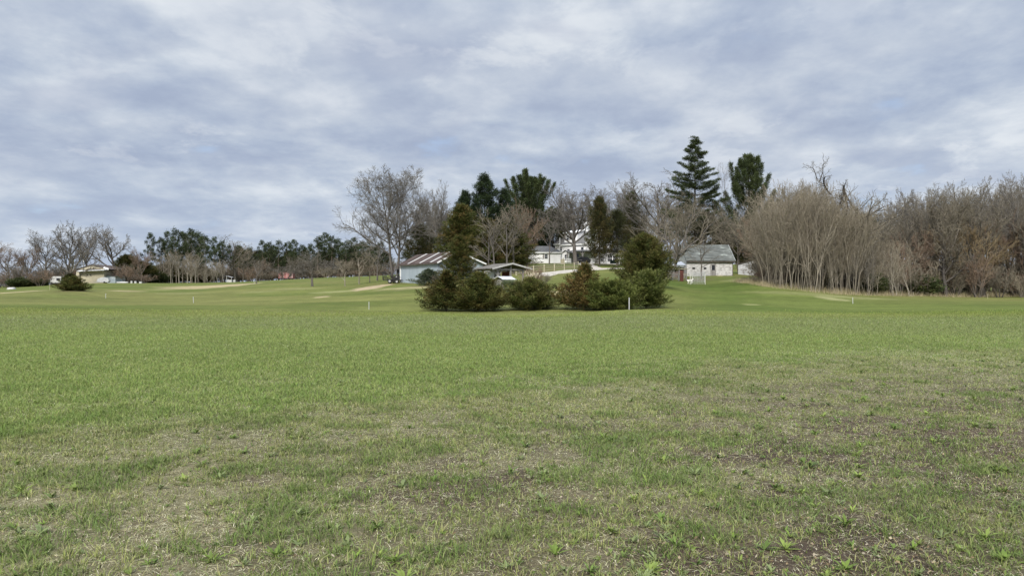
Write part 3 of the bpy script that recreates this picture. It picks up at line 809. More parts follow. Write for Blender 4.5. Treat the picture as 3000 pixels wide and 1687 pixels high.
def conifer(key, name, seed, H, prof, nb, elev, per_m, ln, wd, jit, pal, t0=0.02, inner=0.25, trunk_r=None, upturn=0.3, lump=0.25, droop=0.0, trunk_mat=None, mat=None, clump=None, lean=0.0, tips=None, outward=0.5, fill=0, whorl=0, jz=0.75):
    """branches rising round a stem, each carrying sprays of needles. prof(t) = crown radius at height share t; elev(t) = branch angle (deg) above level"""
    rng = np.random.default_rng(seed); rd = random.Random(seed)
    pos, dirs, tint, polys = [], [], [], []
    trunk_r = trunk_r or H * 0.014
    tp = [(lean * H * (i / 8) ** 2, 0, -0.15 + H * 0.97 * i / 8) for i in range(9)]
    polys.append((tp, [trunk_r * (1 - 0.9 * i / 8) for i in range(9)], 8))
    for k in range(nb):
        t = t0 + (1 - t0) * ((k + rd.random()) / nb) ** 0.92
        if whorl: t = t0 + (1 - t0) * min(1.0, (math.floor((t - t0) / (1 - t0) * whorl) + 0.5 + rd.gauss(0, 0.30)) / whorl)
        a = k * 2.39996 + rd.gauss(0, 0.3)
        Rm = prof(t) * rd.uniform(1 - lump * 1.4, 1 + lump * 0.8)
        e = R(elev(t) + rd.gauss(0, 7))
        zb = t * H
        Lb = Rm / max(math.cos(e), 0.3)
        z0 = max(zb - Lb * math.sin(e) * 0.55, 0.04 * H) if e > 0 else zb
        n = 5; P_ = []
        for i in range(n + 1):
            f = i / n; ee = e + upturn * (f - 0.4) - droop * math.sin(f * math.pi)
            if i == 0: P_.append(Vector((lean * H * (z0 / H) ** 2, 0, z0)))
            else: P_.append(P_[-1] + Vector((math.cos(a) * math.cos(ee), math.sin(a) * math.cos(ee), math.sin(ee))) * Lb / n)
        rb = max(0.010, min(trunk_r * 0.3, Lb * 0.011))
        polys.append(([tuple(p) for p in P_], [rb * (1 - 0.7 * i / n) for i in range(n + 1)], 3))
        m = max(6, int(per_m * Lb * (1 + (0.5 if t > 0.9 else 0))))
        f = inner + (1 - inner) * rng.random(m) ** (0.75 if clump is None else clump)
        A = np.array([tuple(p) for p in P_])
        fi = f * n; i0 = np.minimum(fi.astype(int), n - 1); fr = (fi - i0)[:, None]
        base = A[i0] * (1 - fr) + A[i0 + 1] * fr
        ax = A[i0 + 1] - A[i0]; ax /= np.linalg.norm(ax, axis=1, keepdims=True)
        j = rng.normal(0, 1, (m, 3)) * jit * (0.45 + 0.75 * np.sin(np.minimum(f, 0.92) * math.pi))[:, None]
        j[:, 2] *= jz
        pos.append(base + j); dirs.append(ax * outward + j / max(jit, 1e-6) * 0.35 + rng.normal(0, 0.35, (m, 3)) + np.array([0, 0, 0.25]))
        c = np.array(pal[rd.randrange(len(pal))]) * rd.uniform(0.8, 1.2)
        cc = np.tile(c, (m, 1)) * rng.uniform(0.75, 1.25, (m, 1))
        if tips is not None:
            q = rng.random(m) < 0.35 * np.clip(f * 1.6 - 0.8, 0, 1)
            cc[q] = np.array(tips) * rng.uniform(0.8, 1.2, (int(q.sum()), 1))
        tint.append(cc)
    if fill:
        t = rng.random(fill) ** 0.8 * 0.93 + 0.03; a = rng.random(fill) * 6.283
        rr = np.array([prof(q) for q in t]) * np.sqrt(rng.random(fill)) * 0.72
        pos.append(np.stack([rr * np.cos(a), rr * np.sin(a), t * H], 1)); dirs.append(np.stack([np.cos(a), np.sin(a), rng.uniform(-.2, .9, fill)], 1))
        tint.append(np.array(pal)[rng.integers(0, len(pal), fill)] * rng.uniform(0.7, 1.2, (fill, 1)))
    pos = np.concatenate(pos); dirs = np.concatenate(dirs); tint = np.concatenate(tint)
    ok = pos[:, 2] > 0.03; pos, dirs, tint = pos[ok], dirs[ok], tint[ok]
    n = len(pos)
    v, q, c = sprays(pos, dirs, ln * rng.uniform(0.6, 1.3, n), wd * rng.uniform(0.7, 1.3, n), tint, rng)
    root = thing(name, (0, 0, 0), 'evergreen tree', 'tree')
    tv, tq = tubes(polys)
    link('trunk', quad_mesh('trunk', tv, tq, None, True), trunk_mat or bark_dark, root)
    link('crown', quad_mesh('crown', v, q, c), mat or leafy('needles', 0.14, 0.12, gain=1.0), root)
    PROTO[key] = dict(root=root, H=float(np.percentile(v[:, 2], 99.9)), W=float(np.percentile(np.abs(v[:, 0]), 98)) * 2, used=False)


G_OLIVE = [(0.056, 0.068, 0.016), (0.070, 0.078, 0.019), (0.044, 0.055, 0.014), (0.086, 0.080, 0.022)]
G_BROWN = [(0.112, 0.080, 0.026), (0.092, 0.076, 0.022), (0.074, 0.066, 0.019), (0.125, 0.084, 0.029)]
G_GREEN = [(0.074, 0.092, 0.020), (0.092, 0.108, 0.026), (0.058, 0.075, 0.017)]
G_DARK = [(0.026, 0.038, 0.016), (0.034, 0.046, 0.018), (0.042, 0.052, 0.020)]
G_PINE = [(0.050, 0.066, 0.024), (0.064, 0.080, 0.029), (0.040, 0.053, 0.021)]
G_BLUE = [(0.070, 0.090, 0.052), (0.085, 0.105, 0.066), (0.055, 0.075, 0.042)]

cone = lambda rb, p=0.8, belly=0.12: (lambda t: rb * (min(1.0, 0.72 + t / belly * 0.28) if t < belly else (1 - (t - belly) / (1 - belly)) ** p) + 0.04)
dome = lambda rb, h=0.35, pw=1.35: (lambda t: rb * (0.80 + 0.20 * math.sin(min(t / h, 1) * math.pi / 2)) * (1.0 if t < h else max(0.0, 1 - ((t - h) / (1 - h)) ** pw) ** (1.15 / pw)) + 0.05)
skirt = lambda rb, p=1.3, h=0.2: (lambda t: rb * ((0.82 + 0.18 * t / h) if t < h else (1 - (t - h) / (1 - h)) ** p) + 0.05)
up = lambda a, b: (lambda t: a + (b - a) * t)

conifer('juniper_cone', 'juniper', 101, 3.3, skirt(1.75, 1.55, 0.18), 150, up(12, 62), 75, 0.20, 0.041, 0.10, G_OLIVE + G_BROWN[:2], tips=(0.135, 0.115, 0.036), inner=0.3, lump=0.40, upturn=0.4, fill=4250)
conifer('juniper_bush', 'juniper', 102, 3.1, skirt(2.0, 1.0, 0.24), 190, up(10, 66), 85, 0.20, 0.040, 0.11, G_OLIVE + [G_BROWN[1]], tips=(0.120, 0.118, 0.034), inner=0.3, lump=0.40, upturn=0.4, fill=7650)
conifer('juniper_low', 'juniper', 103, 2.6, skirt(2.1, 1.0, 0.26), 190, up(8, 60), 85, 0.20, 0.040, 0.11, G_OLIVE + [G_GREEN[0]], tips=(0.14, 0.13, 0.05), inner=0.3, lump=0.40, upturn=0.4, fill=7650)
conifer('juniper_brown', 'juniper', 104, 3.7, skirt(2.05, 1.15, 0.2), 170, up(14, 62), 78, 0.20, 0.041, 0.11, G_BROWN + [G_OLIVE[1]], tips=(0.175, 0.125, 0.045), inner=0.3, lump=0.40, upturn=0.4, fill=4760)
conifer('juniper_green', 'juniper', 105, 2.7, dome(2.2, 0.32), 200, up(10, 68), 85, 0.20, 0.040, 0.11, G_GREEN + [G_OLIVE[1]], tips=(0.155, 0.17, 0.05), inner=0.3, lump=0.40, upturn=0.4, fill=7650)
conifer('juniper_spiky', 'juniper', 106, 3.3, dome(1.6, 0.28), 170, up(20, 74), 82, 0.21, 0.038, 0.09, G_GREEN + G_OLIVE[:2], tips=(0.18, 0.19, 0.065), inner=0.3, lump=0.4, fill=5950)
conifer('cedar', 'cedar_tree', 107, 11, cone(3.6, 0.72, 0.15), 300, up(6, 55), 54, 0.30, 0.062, 0.20, G_OLIVE + [G_BROWN[0], G_OLIVE[2]], tips=(0.12, 0.10, 0.035), inner=0.3, fill=8000, lump=0.42)
conifer('cedar_round', 'cedar_tree', 108, 7, dome(2.9, 0.30), 300, up(4, 64), 72, 0.24, 0.053, 0.15, G_OLIVE + [G_BROWN[2]], tips=(0.115, 0.10, 0.036), inner=0.3, fill=14400)
conifer('cedar_ragged', 'cedar_tree', 109, 14, lambda t: 2.9 * (0.35 + 0.65 * math.sin(min(1, (t - 0.18) / 0.25) * math.pi / 2)) * (1 if t < 0.5 else (1 - (t - 0.5) / 0.5) ** 0.65) + 0.15, 120, up(0, 50), 61, 0.32, 0.074, 0.30, [(0.040, 0.046, 0.018), (0.052, 0.056, 0.020), (0.066, 0.058, 0.022)], t0=0.2, inner=0.35, lump=0.5, fill=4500)
conifer('spruce_small', 'spruce', 110, 2.6, cone(1.7, 0.9, 0.16), 120, up(2, 45), 46, 0.22, 0.055, 0.09, G_BLUE, tips=(0.14, 0.155, 0.10), inner=0.25, fill=1800)
conifer('black_pine', 'pine_tree', 111, 18, lambda t: 5.2 * (0.9 if t < 0.35 else max(0, 1 - ((t - 0.35) / 0.65) ** 1.05)) + 0.4, 135, up(2, 40), 104, 0.37, 0.078, 0.36, [(0.024, 0.038, 0.018), (0.032, 0.050, 0.022), (0.020, 0.030, 0.015)], t0=0.22, inner=0.45, clump=0.55, lump=0.5, tips=(0.06, 0.085, 0.032), fill=8500)
conifer('white_pine', 'pine_tree', 112, 25, lambda t: 4.6 * (1.0 if t < 0.5 else (1 - (t - 0.5) / 0.5) ** 0.85) + 0.3, 175, up(-4, 22), 134, 0.34, 0.058, 0.24, G_PINE, t0=0.26, inner=0.25, clump=0.65, lump=0.52, upturn=0.30, whorl=11, jz=0.32, trunk_r=0.34, tips=(0.095, 0.125, 0.058))
conifer('white_pine_full', 'pine_tree', 113, 22, lambda t: 6.2 * (0.9 if t < 0.42 else max(0, 1 - ((t - 0.42) / 0.58) ** 1.35)) + 0.4, 135, up(18, 62), 116, 0.42, 0.070, 0.27, G_PINE, t0=0.22, inner=0.42, clump=0.5, lump=0.62, upturn=0.5, trunk_r=0.32, tips=(0.095, 0.125, 0.052), fill=1500)
conifer('white_pine_flat', 'pine_tree', 114, 20, lambda t: 5.2 * (0.75 if t < 0.55 else (1 - ((t - 0.55) / 0.45) ** 4) ** 0.5 * 0.95) + 0.5, 115, up(5, 58), 116, 0.41, 0.074, 0.27, G_PINE, t0=0.30, inner=0.42, clump=0.6, lump=0.55, upturn=0.5, trunk_r=0.30, tips=(0.105, 0.140, 0.060), fill=1500)
conifer('tall_juniper', 'cedar_tree', 118, 12, lambda t: 2.3 * (0.6 + 0.4 * math.sin(min(1, t / 0.3) * 1.57)) * (1 if t < 0.45 else (1 - (t - 0.45) / 0.55) ** 0.6) + 0.15, 170, up(10, 62), 61, 0.30, 0.068, 0.22, [(0.042, 0.048, 0.018), (0.058, 0.058, 0.022), (0.075, 0.062, 0.024)], t0=0.12, inner=0.3, lump=0.45, tips=(0.10, 0.085, 0.03), fill=5400)
def ragged(b):
    def f(t):
        u = min(1.0, max(0.0, (t - b) / (1 - b)))
        return 2.7 * (0.5 + 0.5 * math.sin(math.pi * min(u * 1.15 + 0.05, 1))) * max(0.0, 1 - u ** 2.4) ** 0.6 + 0.3
    return f


for i, (sd, bare_to, h) in enumerate(((115, 0.34, 15), (116, 0.44, 15), (117, 0.28, 15), (119, 0.40, 15))):
    conifer('red_pine_%d' % i, 'pine_tree', sd, h, ragged(bare_to),
            36, up(-6, 48), 46, 0.46, 0.14, 0.36, [(0.040, 0.056, 0.026), (0.052, 0.070, 0.030), (0.032, 0.045, 0.022)], t0=bare_to, inner=0.45, clump=0.5, lump=0.6, trunk_r=0.17, trunk_mat=bark_pine, lean=0.02 * (i - 1), tips=(0.075, 0.090, 0.040))

# ---------------------------------------------------------------- buildings
white_paint = noisy('white_siding', (0.76, 0.755, 0.755), (0.83, 0.825, 0.825), 1.2, 0.7, lines=('z', 5.5, 0.007))
white_trim = noisy('white_trim', (0.74, 0.74, 0.73), (0.82, 0.82, 0.81), 2, 0.6)
mint_paint = noisy('mint_siding', (0.66, 0.72, 0.67), (0.74, 0.79, 0.74), 1.2, 0.7, lines=('z', 5.5, 0.007))
shingle = noisy('grey_shingles', (0.085, 0.088, 0.092), (0.150, 0.152, 0.155), 4, 0.9, (1, 1, 3), bump=0.02, spec=0.05)
shingle_light = noisy('light_grey_shingles', (0.120, 0.120, 0.120), (0.170, 0.168, 0.166), 4, 0.9, (1, 1, 3), bump=0.02, spec=0.05)
glass = noisy('dark_glass', (0.018, 0.020, 0.024), (0.04, 0.043, 0.05), 1.5, 0.12, spec=0.6)
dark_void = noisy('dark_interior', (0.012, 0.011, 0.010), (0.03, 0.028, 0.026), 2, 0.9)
blue_metal = noisy('blue_grey_corrugated', (0.270, 0.315, 0.355), (0.355, 0.405, 0.445), 0.55, 0.6, (1, 1, 0.25), lines=('xy', 3.2, 0.015), spec=0.35)
rust_roof = noisy('brown_metal_roof', (0.060, 0.045, 0.041), (0.108, 0.082, 0.074), 0.5, 0.6, (1, 1, 1), lines=('x', 3.0, 0.04), c3=(0.17, 0.14, 0.125), spec=0.1)
skylight = noisy('translucent_roof_strip', (0.46, 0.455, 0.44), (0.60, 0.595, 0.575), 1.0, 0.6)
concrete = noisy('stained_concrete', (0.33, 0.29, 0.22), (0.46, 0.42, 0.34), 2, 0.9, bump=0.01)
old_wood = noisy('weathered_boards', (0.165, 0.155, 0.145), (0.300, 0.285, 0.270), 2.5, 0.9, (4, 4, 0.4), bump=0.01)
pale_wood = noisy('pale_rails', (0.33, 0.295, 0.205), (0.45, 0.415, 0.31), 3, 0.9, (1, 1, 1), bump=0.01)
brown_board = noisy('brown_boards', (0.110, 0.085, 0.072), (0.205, 0.170, 0.150), 2.5, 0.9, (5, 5, 0.4), lines=('x', 5, 0.03))
red_door = noisy('faded_red_boards', (0.115, 0.040, 0.034), (0.180, 0.070, 0.055), 3, 0.85, (4, 4, 0.4))
stone = noisy('whitewashed_stone', (0.26, 0.25, 0.24), (0.54, 0.53, 0.515), 1.9, 0.95, (1, 1, 2.6), lo=0.36, hi=0.55, bump=0.06)
old_shingle = noisy('lichened_roof', (0.085, 0.090, 0.084), (0.140, 0.147, 0.136), 1.1, 0.9, (0.55, 1.6, 1.6), lo=0.42, hi=0.60, c3=(0.34, 0.375, 0.34), spec=0.05)
pale_board = noisy('pale_weathered_boards', (0.31, 0.315, 0.305), (0.47, 0.48, 0.47), 1.4, 0.9, (3, 3, 0.5), bump=0.02)
white_metal = noisy('white_metal', (0.46, 0.46, 0.47), (0.60, 0.60, 0.61), 0.9, 0.6, lines=('xy', 2.5, 0.01))
grey_metal = noisy('galvanised_metal', (0.36, 0.37, 0.38), (0.46, 0.47, 0.48), 3, 0.5)
black_paint = noisy('black_paint', (0.012, 0.012, 0.013), (0.028, 0.028, 0.030), 4, 0.5)
rubber = noisy('tyre_rubber', (0.014, 0.014, 0.014), (0.03, 0.03, 0.03), 8, 0.85)
beige = noisy('beige_siding', (0.40, 0.36, 0.26), (0.49, 0.45, 0.34), 0.8, 0.85, lines=('z', 4, 0.008))
brown_roof = noisy('brown_roof', (0.075, 0.060, 0.055), (0.130, 0.105, 0.095), 2, 0.9)
red_paint = noisy('faded_red_paint', (0.250, 0.085, 0.080), (0.380, 0.170, 0.160), 0.9, 0.8)
white_plastic = noisy('white_plastic', (0.44, 0.44, 0.43), (0.55, 0.55, 0.54), 3, 0.5)
green_bin = noisy('dark_green', (0.015, 0.035, 0.028), (0.03, 0.055, 0.045), 3, 0.6)
pale_tarp = noisy('white_tarp', (0.36, 0.365, 0.38), (0.48, 0.485, 0.495), 1.5, 0.6)
chrome = noisy('wheel_metal', (0.38, 0.38, 0.38), (0.50, 0.50, 0.50), 4, 0.4, metal=0.5)


def window(parent, x, z, w, h, y, m=white_trim, shutters=False, axis='y', sgn=-1, panes=True, name='window'):
    """frame standing proud of a wall with the pane as its child; the wall faces sgn along axis"""
    t, g = 0.07, 0.06
    f, p = B(), B()

    def bx(b, a0, z0, a1, z1, d0, d1):
        d0, d1 = y + sgn * d0, y + sgn * d1
        if axis == 'y': b.box(a0, min(d0, d1), z0, a1, max(d0, d1), z1)
        else: b.box(min(d0, d1), a0, z0, max(d0, d1), a1, z1)
    bx(f, x - w / 2 - t, z - t, x - w / 2, z + h + t, 0.004, g); bx(f, x + w / 2, z - t, x + w / 2 + t, z + h + t, 0.004, g)
    bx(f, x - w / 2, z + h, x + w / 2, z + h + t, 0.004, g); bx(f, x - w / 2, z - t, x + w / 2, z, 0.004, g + 0.03)
    if panes: bx(f, x - w / 2, z + h * 0.48, x + w / 2, z + h * 0.53, 0.022, g - 0.01)
    o = f.make(name, m, parent)
    bx(p, x - w / 2, z, x + w / 2, z + h, 0.004, 0.018)
    p.make('pane', glass, o)
    if shutters:
        for sx in (-1, 1):
            q = B(); a = x + sx * (w / 2 + t + 0.18); bx(q, a - 0.15, z - 0.03, a + 0.15, z + h + 0.03, 0.004, 0.035)
            q.make('shutter', old_wood, parent)
    return o


# --- the blue-grey pole shed
def blue_shed():
    a = at(1283, 106.5); a.z = 1.85
    th = math.atan2(11, -6.95)                       # local x runs back along the long wall, local y runs to the right along the gable wall
    root = thing('pole_shed', a, 'long blue grey metal shed under a rusty brown roof with three white strips', 'shed', rz=th)
    Lg, Wd, rid, ev, evr, top = 13.0, 7.4, 3.0, 3.55, 3.45, 5.05      # gable wall lies at x = 0, y goes negative to the right
    w = B()
    w.add([(0, 0, -0.6), (Lg, 0, -0.6), (Lg, 0, ev), (0, 0, ev)], [(0, 1, 2, 3)])
    w.add([(0, 0, -0.6), (0, 0, ev), (0, -rid, top), (0, -Wd, evr), (0, -Wd, -0.6)], [(0, 1, 2, 3, 4)])
    w.add([(Lg, 0, -0.6), (Lg, 0, ev), (Lg, -rid, top), (Lg, -Wd, evr), (Lg, -Wd, -0.6)], [(0, 1, 2, 3, 4)])
    w.add([(0, -Wd, -0.6), (Lg, -Wd, -0.6), (Lg, -Wd, evr), (0, -Wd, evr)], [(0, 1, 2, 3)])
    w.make('wall', blue_metal, root)
    B().box(-0.03, 0.012, -0.6, Lg + 0.03, 0.10, 0.28).make('foundation', concrete, root)
    B().bar((Lg + 0.04, 0.05, -0.4), (Lg + 0.04, 0.05, ev - .02), 0.14).make('corner_trim', white_trim, root)
    o = 0.45
    sl = (top - ev) / rid
    B().slab([(-o, 0.35, ev - 0.35 * sl + .03), (Lg + o, 0.35, ev - 0.35 * sl + .03), (Lg + o, -rid, top + .03), (-o, -rid, top + .03)], 0.07).make('roof_slope', rust_roof, root)
    sr = (top - evr) / (Wd - rid)
    B().slab([(-o, -rid, top + .03), (Lg + o, -rid, top + .03), (Lg + o, -Wd - 0.35, evr - 0.35 * sr + .03), (-o, -Wd - .35, evr - 0.35 * sr + .03)], 0.07).make('roof_slope', white_metal, root)
    for x0 in (1.6, 5.2, 9.4):
        B().slab([(x0, 0.3, ev - 0.3 * sl + .105), (x0 + 0.5, 0.3, ev - 0.3 * sl + .105), (x0 + 0.5, -rid + .1, top + .055), (x0, -rid + .1, top + .055)], 0.03).make('roof_strip', skylight, root)
    t = B(); t.bar((-o - .03, 0.35, ev - 0.35 * sl), (-o - .03, -rid, top + .02), 0.05, 0.2); t.bar((-o - .03, -rid, top + .02), (-o - .03, -Wd - .35, evr - 0.35 * sr), 0.05, 0.2)
    t.make('gable_trim', white_trim, root)
    B().bar((-o, 0.40, ev - 0.38 * sl - .03), (Lg + o, 0.40, ev - 0.38 * sl - .03), 0.06, 0.16).make('eave_trim', brown_roof, root)
    return root


blue_shed()


# --- utility trailer by the shed
def trailer():
    b = at(1150, 117.5)
    root = thing('utility_trailer', b, 'black open utility trailer with its mesh ramp gate standing up beside the shed', 'trailer', rz=R(-12))
    B().box(-1.2, -0.85, 0.5, 1.3, 0.85, 0.58).make('bed', old_wood, root)
    f = B()
    for y in (-0.88, 0.88):
        f.bar((-1.25, y, 0.52), (1.35, y, 0.52), 0.08, 0.12); f.bar((-1.25, y, 0.92), (1.35, y, 0.92), 0.05)
        for x in (-1.2, -0.4, 0.45, 1.3): f.bar((x, y, 0.5), (x, y, 0.92), 0.05)
    f.bar((1.35, -0.88, 0.92), (1.35, 0.88, 0.92), 0.05); f.bar((1.35, -0.88, 0.52), (1.35, 0.88, 0.52), 0.1)
    f.bar((1.35, -0.7, 0.5), (2.3, 0, 0.45), 0.08); f.bar((1.35, 0.7, 0.5), (2.3, 0, 0.45), 0.08)
    f.make('frame', black_paint, root)
    g = B()
    for y in np.linspace(-0.85, 0.85, 5): g.bar((-1.28, y, 0.5), (-1.42, y, 1.75), 0.06)
    for z in (0.55, 0.95, 1.72): g.bar((-1.28 - (z - .5) * .112, -0.88, z), (-1.28 - (z - .5) * .112, 0.88, z), 0.06)
    g.make('ramp_gate', black_paint, root)
    for y in (-1.02, 1.02):
        wl = B().cyl((-0.05, y - 0.1, 0.32), (-0.05, y + 0.1, 0.32), 0.33, 20).make('wheel', rubber, root)
        B().cyl((-0.05, y - 0.112, 0.32), (-0.05, y + 0.112, 0.32), 0.18, 14).make('rim', chrome, wl)
        B().box(-0.5, y - 0.14, 0.68, 0.4, y + 0.14, 0.72).make('fender', black_paint, root)
    sp = at(1163, 116.6)
    t = thing('tyre', sp, 'white rimmed tyre standing in front of the trailer', 'tyre', rz=R(-25))
    B().cyl((0, -0.09, 0.30), (0, 0.09, 0.30), 0.30, 18).make('tread', rubber, t); B().cyl((0, -0.10, 0.30), (0, 0.10, 0.30), 0.19, 14).make('rim', white_plastic, t)
    # dark utility vehicle half hidden between the trunk and the shed
    v = thing('utility_cart', at(1171, 121.5), 'black utility cart half hidden behind the corner of the blue shed', 'cart')
    B().box(-0.7, -1.2, 0.35, 0.55, 1.2, 1.0).make('body', black_paint, v)
    B().box(-0.65, -0.6, 1.95, 0.5, 0.7, 2.02).make('canopy', black_paint, v)
    for x in (-0.6, 0.45):
        for y in (-0.5, 0.6): B().bar((x, y, 1.0), (x, y, 1.95), 0.05).make('post', black_paint, v)
    for x in (-0.62, 0.5):
        for y in (-0.8, 0.8): B().cyl((x - 0.1, y, 0.3), (x + 0.1, y, 0.3), 0.3, 16).make('wheel', rubber, v)
    B().box(-0.45, -1.23, 0.72, -0.25, -1.2, 0.86).make('headlight', white_plastic, v)


trailer()


# --- open pavilion and the little coop in front of it
def pavilion():
    b = at(1497, 86); gz = b.z
    root = thing('pavilion', b, 'open weathered wooden pavilion with a low grey gable roof above the junipers', 'pavilion', rz=R(33))
    hw, L_, ev, ap = 2.5, 3.6, 2.05, 2.62
    sl = (ap - ev) / hw
    for s in (-1, 1):
        B().slab([(s * (hw + .25), -0.35, ev - .25 * sl + .1), (s * (hw + .25), L_ + .35, ev - .25 * sl + .1), (0, L_ + .35, ap + .1), (0, -0.35, ap + .1)], 0.06).make('roof_slope', noisy('weathered_roof', (0.105, 0.096, 0.085), (0.185, 0.172, 0.155), 2.2, 0.9, (1, 1, 1), spec=0.05), root)
    t = B()
    for s in (-1, 1): t.bar((s * (hw + .25), -0.40, ev - .25 * sl + .10), (0, -0.40, ap + .10), 0.05, 0.18)
    t.make('gable_trim', noisy('silvered_wood', (0.34, 0.33, 0.31), (0.46, 0.45, 0.43), 3, 0.8), root)
    for x, y in ((-1.75, 0.1), (0.0, 0.1), (1.75, 0.1), (-1.75, L_ - .1), (0.2, L_ - .1), (1.75, L_ - .1)):
        B().box(x - .09, y - .09, -0.4, x + .09, y + .09, ev - 0.02 + (0.25 if abs(x) < 1 else 0)).make('post', old_wood, root)
    bm = B()
    for y in (0.1, L_ - .1): bm.bar((-hw, y, ev - .02), (hw, y, ev - .02), 0.12, 0.2)
    for x in (-1.75, 1.75): bm.bar((x, 0.22, ev - .06), (x, L_ - .22, ev - .06), 0.12, 0.2)
    bm.make('beam', old_wood, root)
    for x, s in ((-1.75, 1), (1.75, -1), (-1.75, -1)):
        B().bar((x, 0.1, ev - 0.75), (x + s * 0.65, 0.1, ev - 0.1), 0.09).make('brace', old_wood, root)
    B().bar((0, 0.02, ev + .02), (0, 0.02, ap), 0.12).make('king_post', old_wood, root)
    B().box(-1.6, 1.9, 0.75, -0.25, 1.96, 1.95).make('hanging_sheet', pale_tarp, root)
    B().box(-1.78, 0.9, 0.8, -1.72, 2.3, 1.75).make('hanging_sheet', pale_tarp, root)
    B().box(0.25, 2.3, 0.9, 1.35, 2.36, 1.85).make('back_panel', red_door, root)
    B().box(-1.6, 0.9, 0.0, 0.2, 1.7, 0.72).make('work_bench', dark_void, root)
    p = B()
    for k in range(9): p.box(-1.85 + k * 0.2, -0.05, -0.35, -1.76 + k * 0.2, -0.02, 0.78 - 0.04 * (k % 2))
    p.bar((-1.9, 0.0, 0.15), (0, 0.0, 0.15), 0.05); p.bar((-1.9, 0.0, 0.6), (0, 0.0, 0.6), 0.05)
    o = thing('picket_fence', b, 'short white picket fence at the front of the pavilion', 'fence', rz=R(33))
    p.make('pickets', white_trim, o)

    c = at(1490, 82.0)
    k = thing('coop', c, 'small grey plank coop with a white metal roof in front of the pavilion', 'coop', rz=R(38))
    w = B()
    for i in range(8): w.box(-0.75 + i * 0.19, -0.02, -0.3, -0.59 + i * 0.19, 0.02, 1.12 + 0.0 * i)
    for i in range(8): w.box(-0.77, i * 0.19 + .03, -0.3, -0.73, 0.16 + i * 0.19 + .03, 1.10)
    w.box(0.73, 0.03, -0.3, 0.77, 1.5, 1.1); w.box(-0.72, 1.5, -0.3, 0.72, 1.54, 1.1)
    w.make('plank_wall', old_wood, k)
    B().box(-0.68, 0.06, -0.3, 0.68, 1.46, 1.02).make('dark_fill', dark_void, k)  # near-black block, its colour standing in for shade behind the plank gaps
    B().slab([(-0.95, -0.22, 1.08), (0.95, -0.22, 1.08), (0.95, 0.75, 1.44), (-0.95, 0.75, 1.44)], 0.04).make('roof_slope', white_metal, k)
    B().slab([(-0.95, 0.75, 1.44), (0.95, 0.75, 1.44), (0.95, 1.75, 1.10), (-0.95, 1.75, 1.10)], 0.04).make('roof_slope', white_trim, k)
    q = at(1469, 81.5)
    h = thing('bucket', q, 'small black bucket at the left foot of the coop', 'bucket')
    B().cyl((0, 0, 0), (0, 0, 0.3), 0.14, 14, 0.17).make('pail', black_paint, h)
    B().bar((-0.17, 0, 0.3), (0.17, 0, 0.36), 0.015).make('handle', grey_metal, h)


pavilion()


# --- split-rail fence up the slope
def rail_fence():
    P = [at(px, d) for px, d in ((1512, 110), (1540, 112.5), (1563, 115), (1594, 118.5), (1624, 122), (1653, 126.5), (1682, 132), (1694, 140))]
    root = thing('rail_fence', P[0], 'pale three rail wooden fence climbing the slope below the garage', 'fence')
    o = P[0]
    for p in P:
        q = p - o; B().bar(q + Vector((0, 0, -0.3)), q + Vector((0, 0, 1.15)), 0.15).make('post', pale_wood, root)
    for i in range(len(P) - 1):
        for h in (0.3, 0.65, 1.0):
            B().bar(P[i] - o + Vector((0, 0.09, h)), P[i + 1] - o + Vector((0, 0.09, h + 0.0)), 0.06, 0.10).make('rail', pale_wood, root)
    Q = [at(px, d) for px, d in ((1400, 114), (1420, 113.5), (1436, 113)) ]
    r2 = thing('rail_fence', Q[0], 'short grey rail fence seen under the left eave of the pavilion', 'fence')
    for p in Q: B().bar(p - Q[0] + Vector((0, 0, -0.3)), p - Q[0] + Vector((0, 0, 1.3)), 0.14).make('post', old_wood, r2)
    for i in range(2):
        for h in (0.35, 0.75, 1.15): B().bar(Q[i] - Q[0] + Vector((0, 0.09, h)), Q[i + 1] - Q[0] + Vector((0, 0.09, h)), 0.05, 0.14).make('rail', pale_board, r2)


rail_fence()


# --- garage
def garage():
    b = at(1595.5, 165); s = 165 / F
    root = thing('garage', b, 'white one storey garage with a dark hipped roof left of the farmhouse', 'garage')
    hw, D, ev, rd = 47.5 * s, 6.5, 33 * s, 54 * s
    B().box(-hw, 0, 0.12, hw, D, ev).make('wall', white_paint, root)
    B().box(-hw + .02, 0.03, -0.6, hw - .02, D - .03, 0.12).make('foundation', concrete, root)
    o = 0.3; L0, L1 = -hw - o, hw + o; r0, r1 = -hw + 1.9, hw - 2.2
    rf = B(); y0, y1, ym = -o, D + o, D / 2; e = ev + 0.02
    rf.add([(L0, y0, e), (L1, y0, e), (L1, y1, e), (L0, y1, e), (r0, ym, rd), (r1, ym, rd)], [(0, 1, 5, 4), (1, 2, 5), (2, 3, 4, 5), (3, 0, 4), (0, 3, 2, 1)])
    rf.make('roof', shingle, root)
    f = B(); f.box(L0 - .02, y0 - .04, e - .2, L1 + .02, y0 + .0, e + .02); f.box(L1, y0, e - .2, L1 + .04, y1, e + .02); f.make('fascia', white_trim, root)
    window(root, 4.4 * s, 15 * s, 9 * s, 12 * s, 0)
    q = B(); q.box(4.4 * s - 0.75, -0.035, 14 * s, 4.4 * s - 0.45, -0.004, 28 * s); q.make('shutter', old_wood, root)


garage()


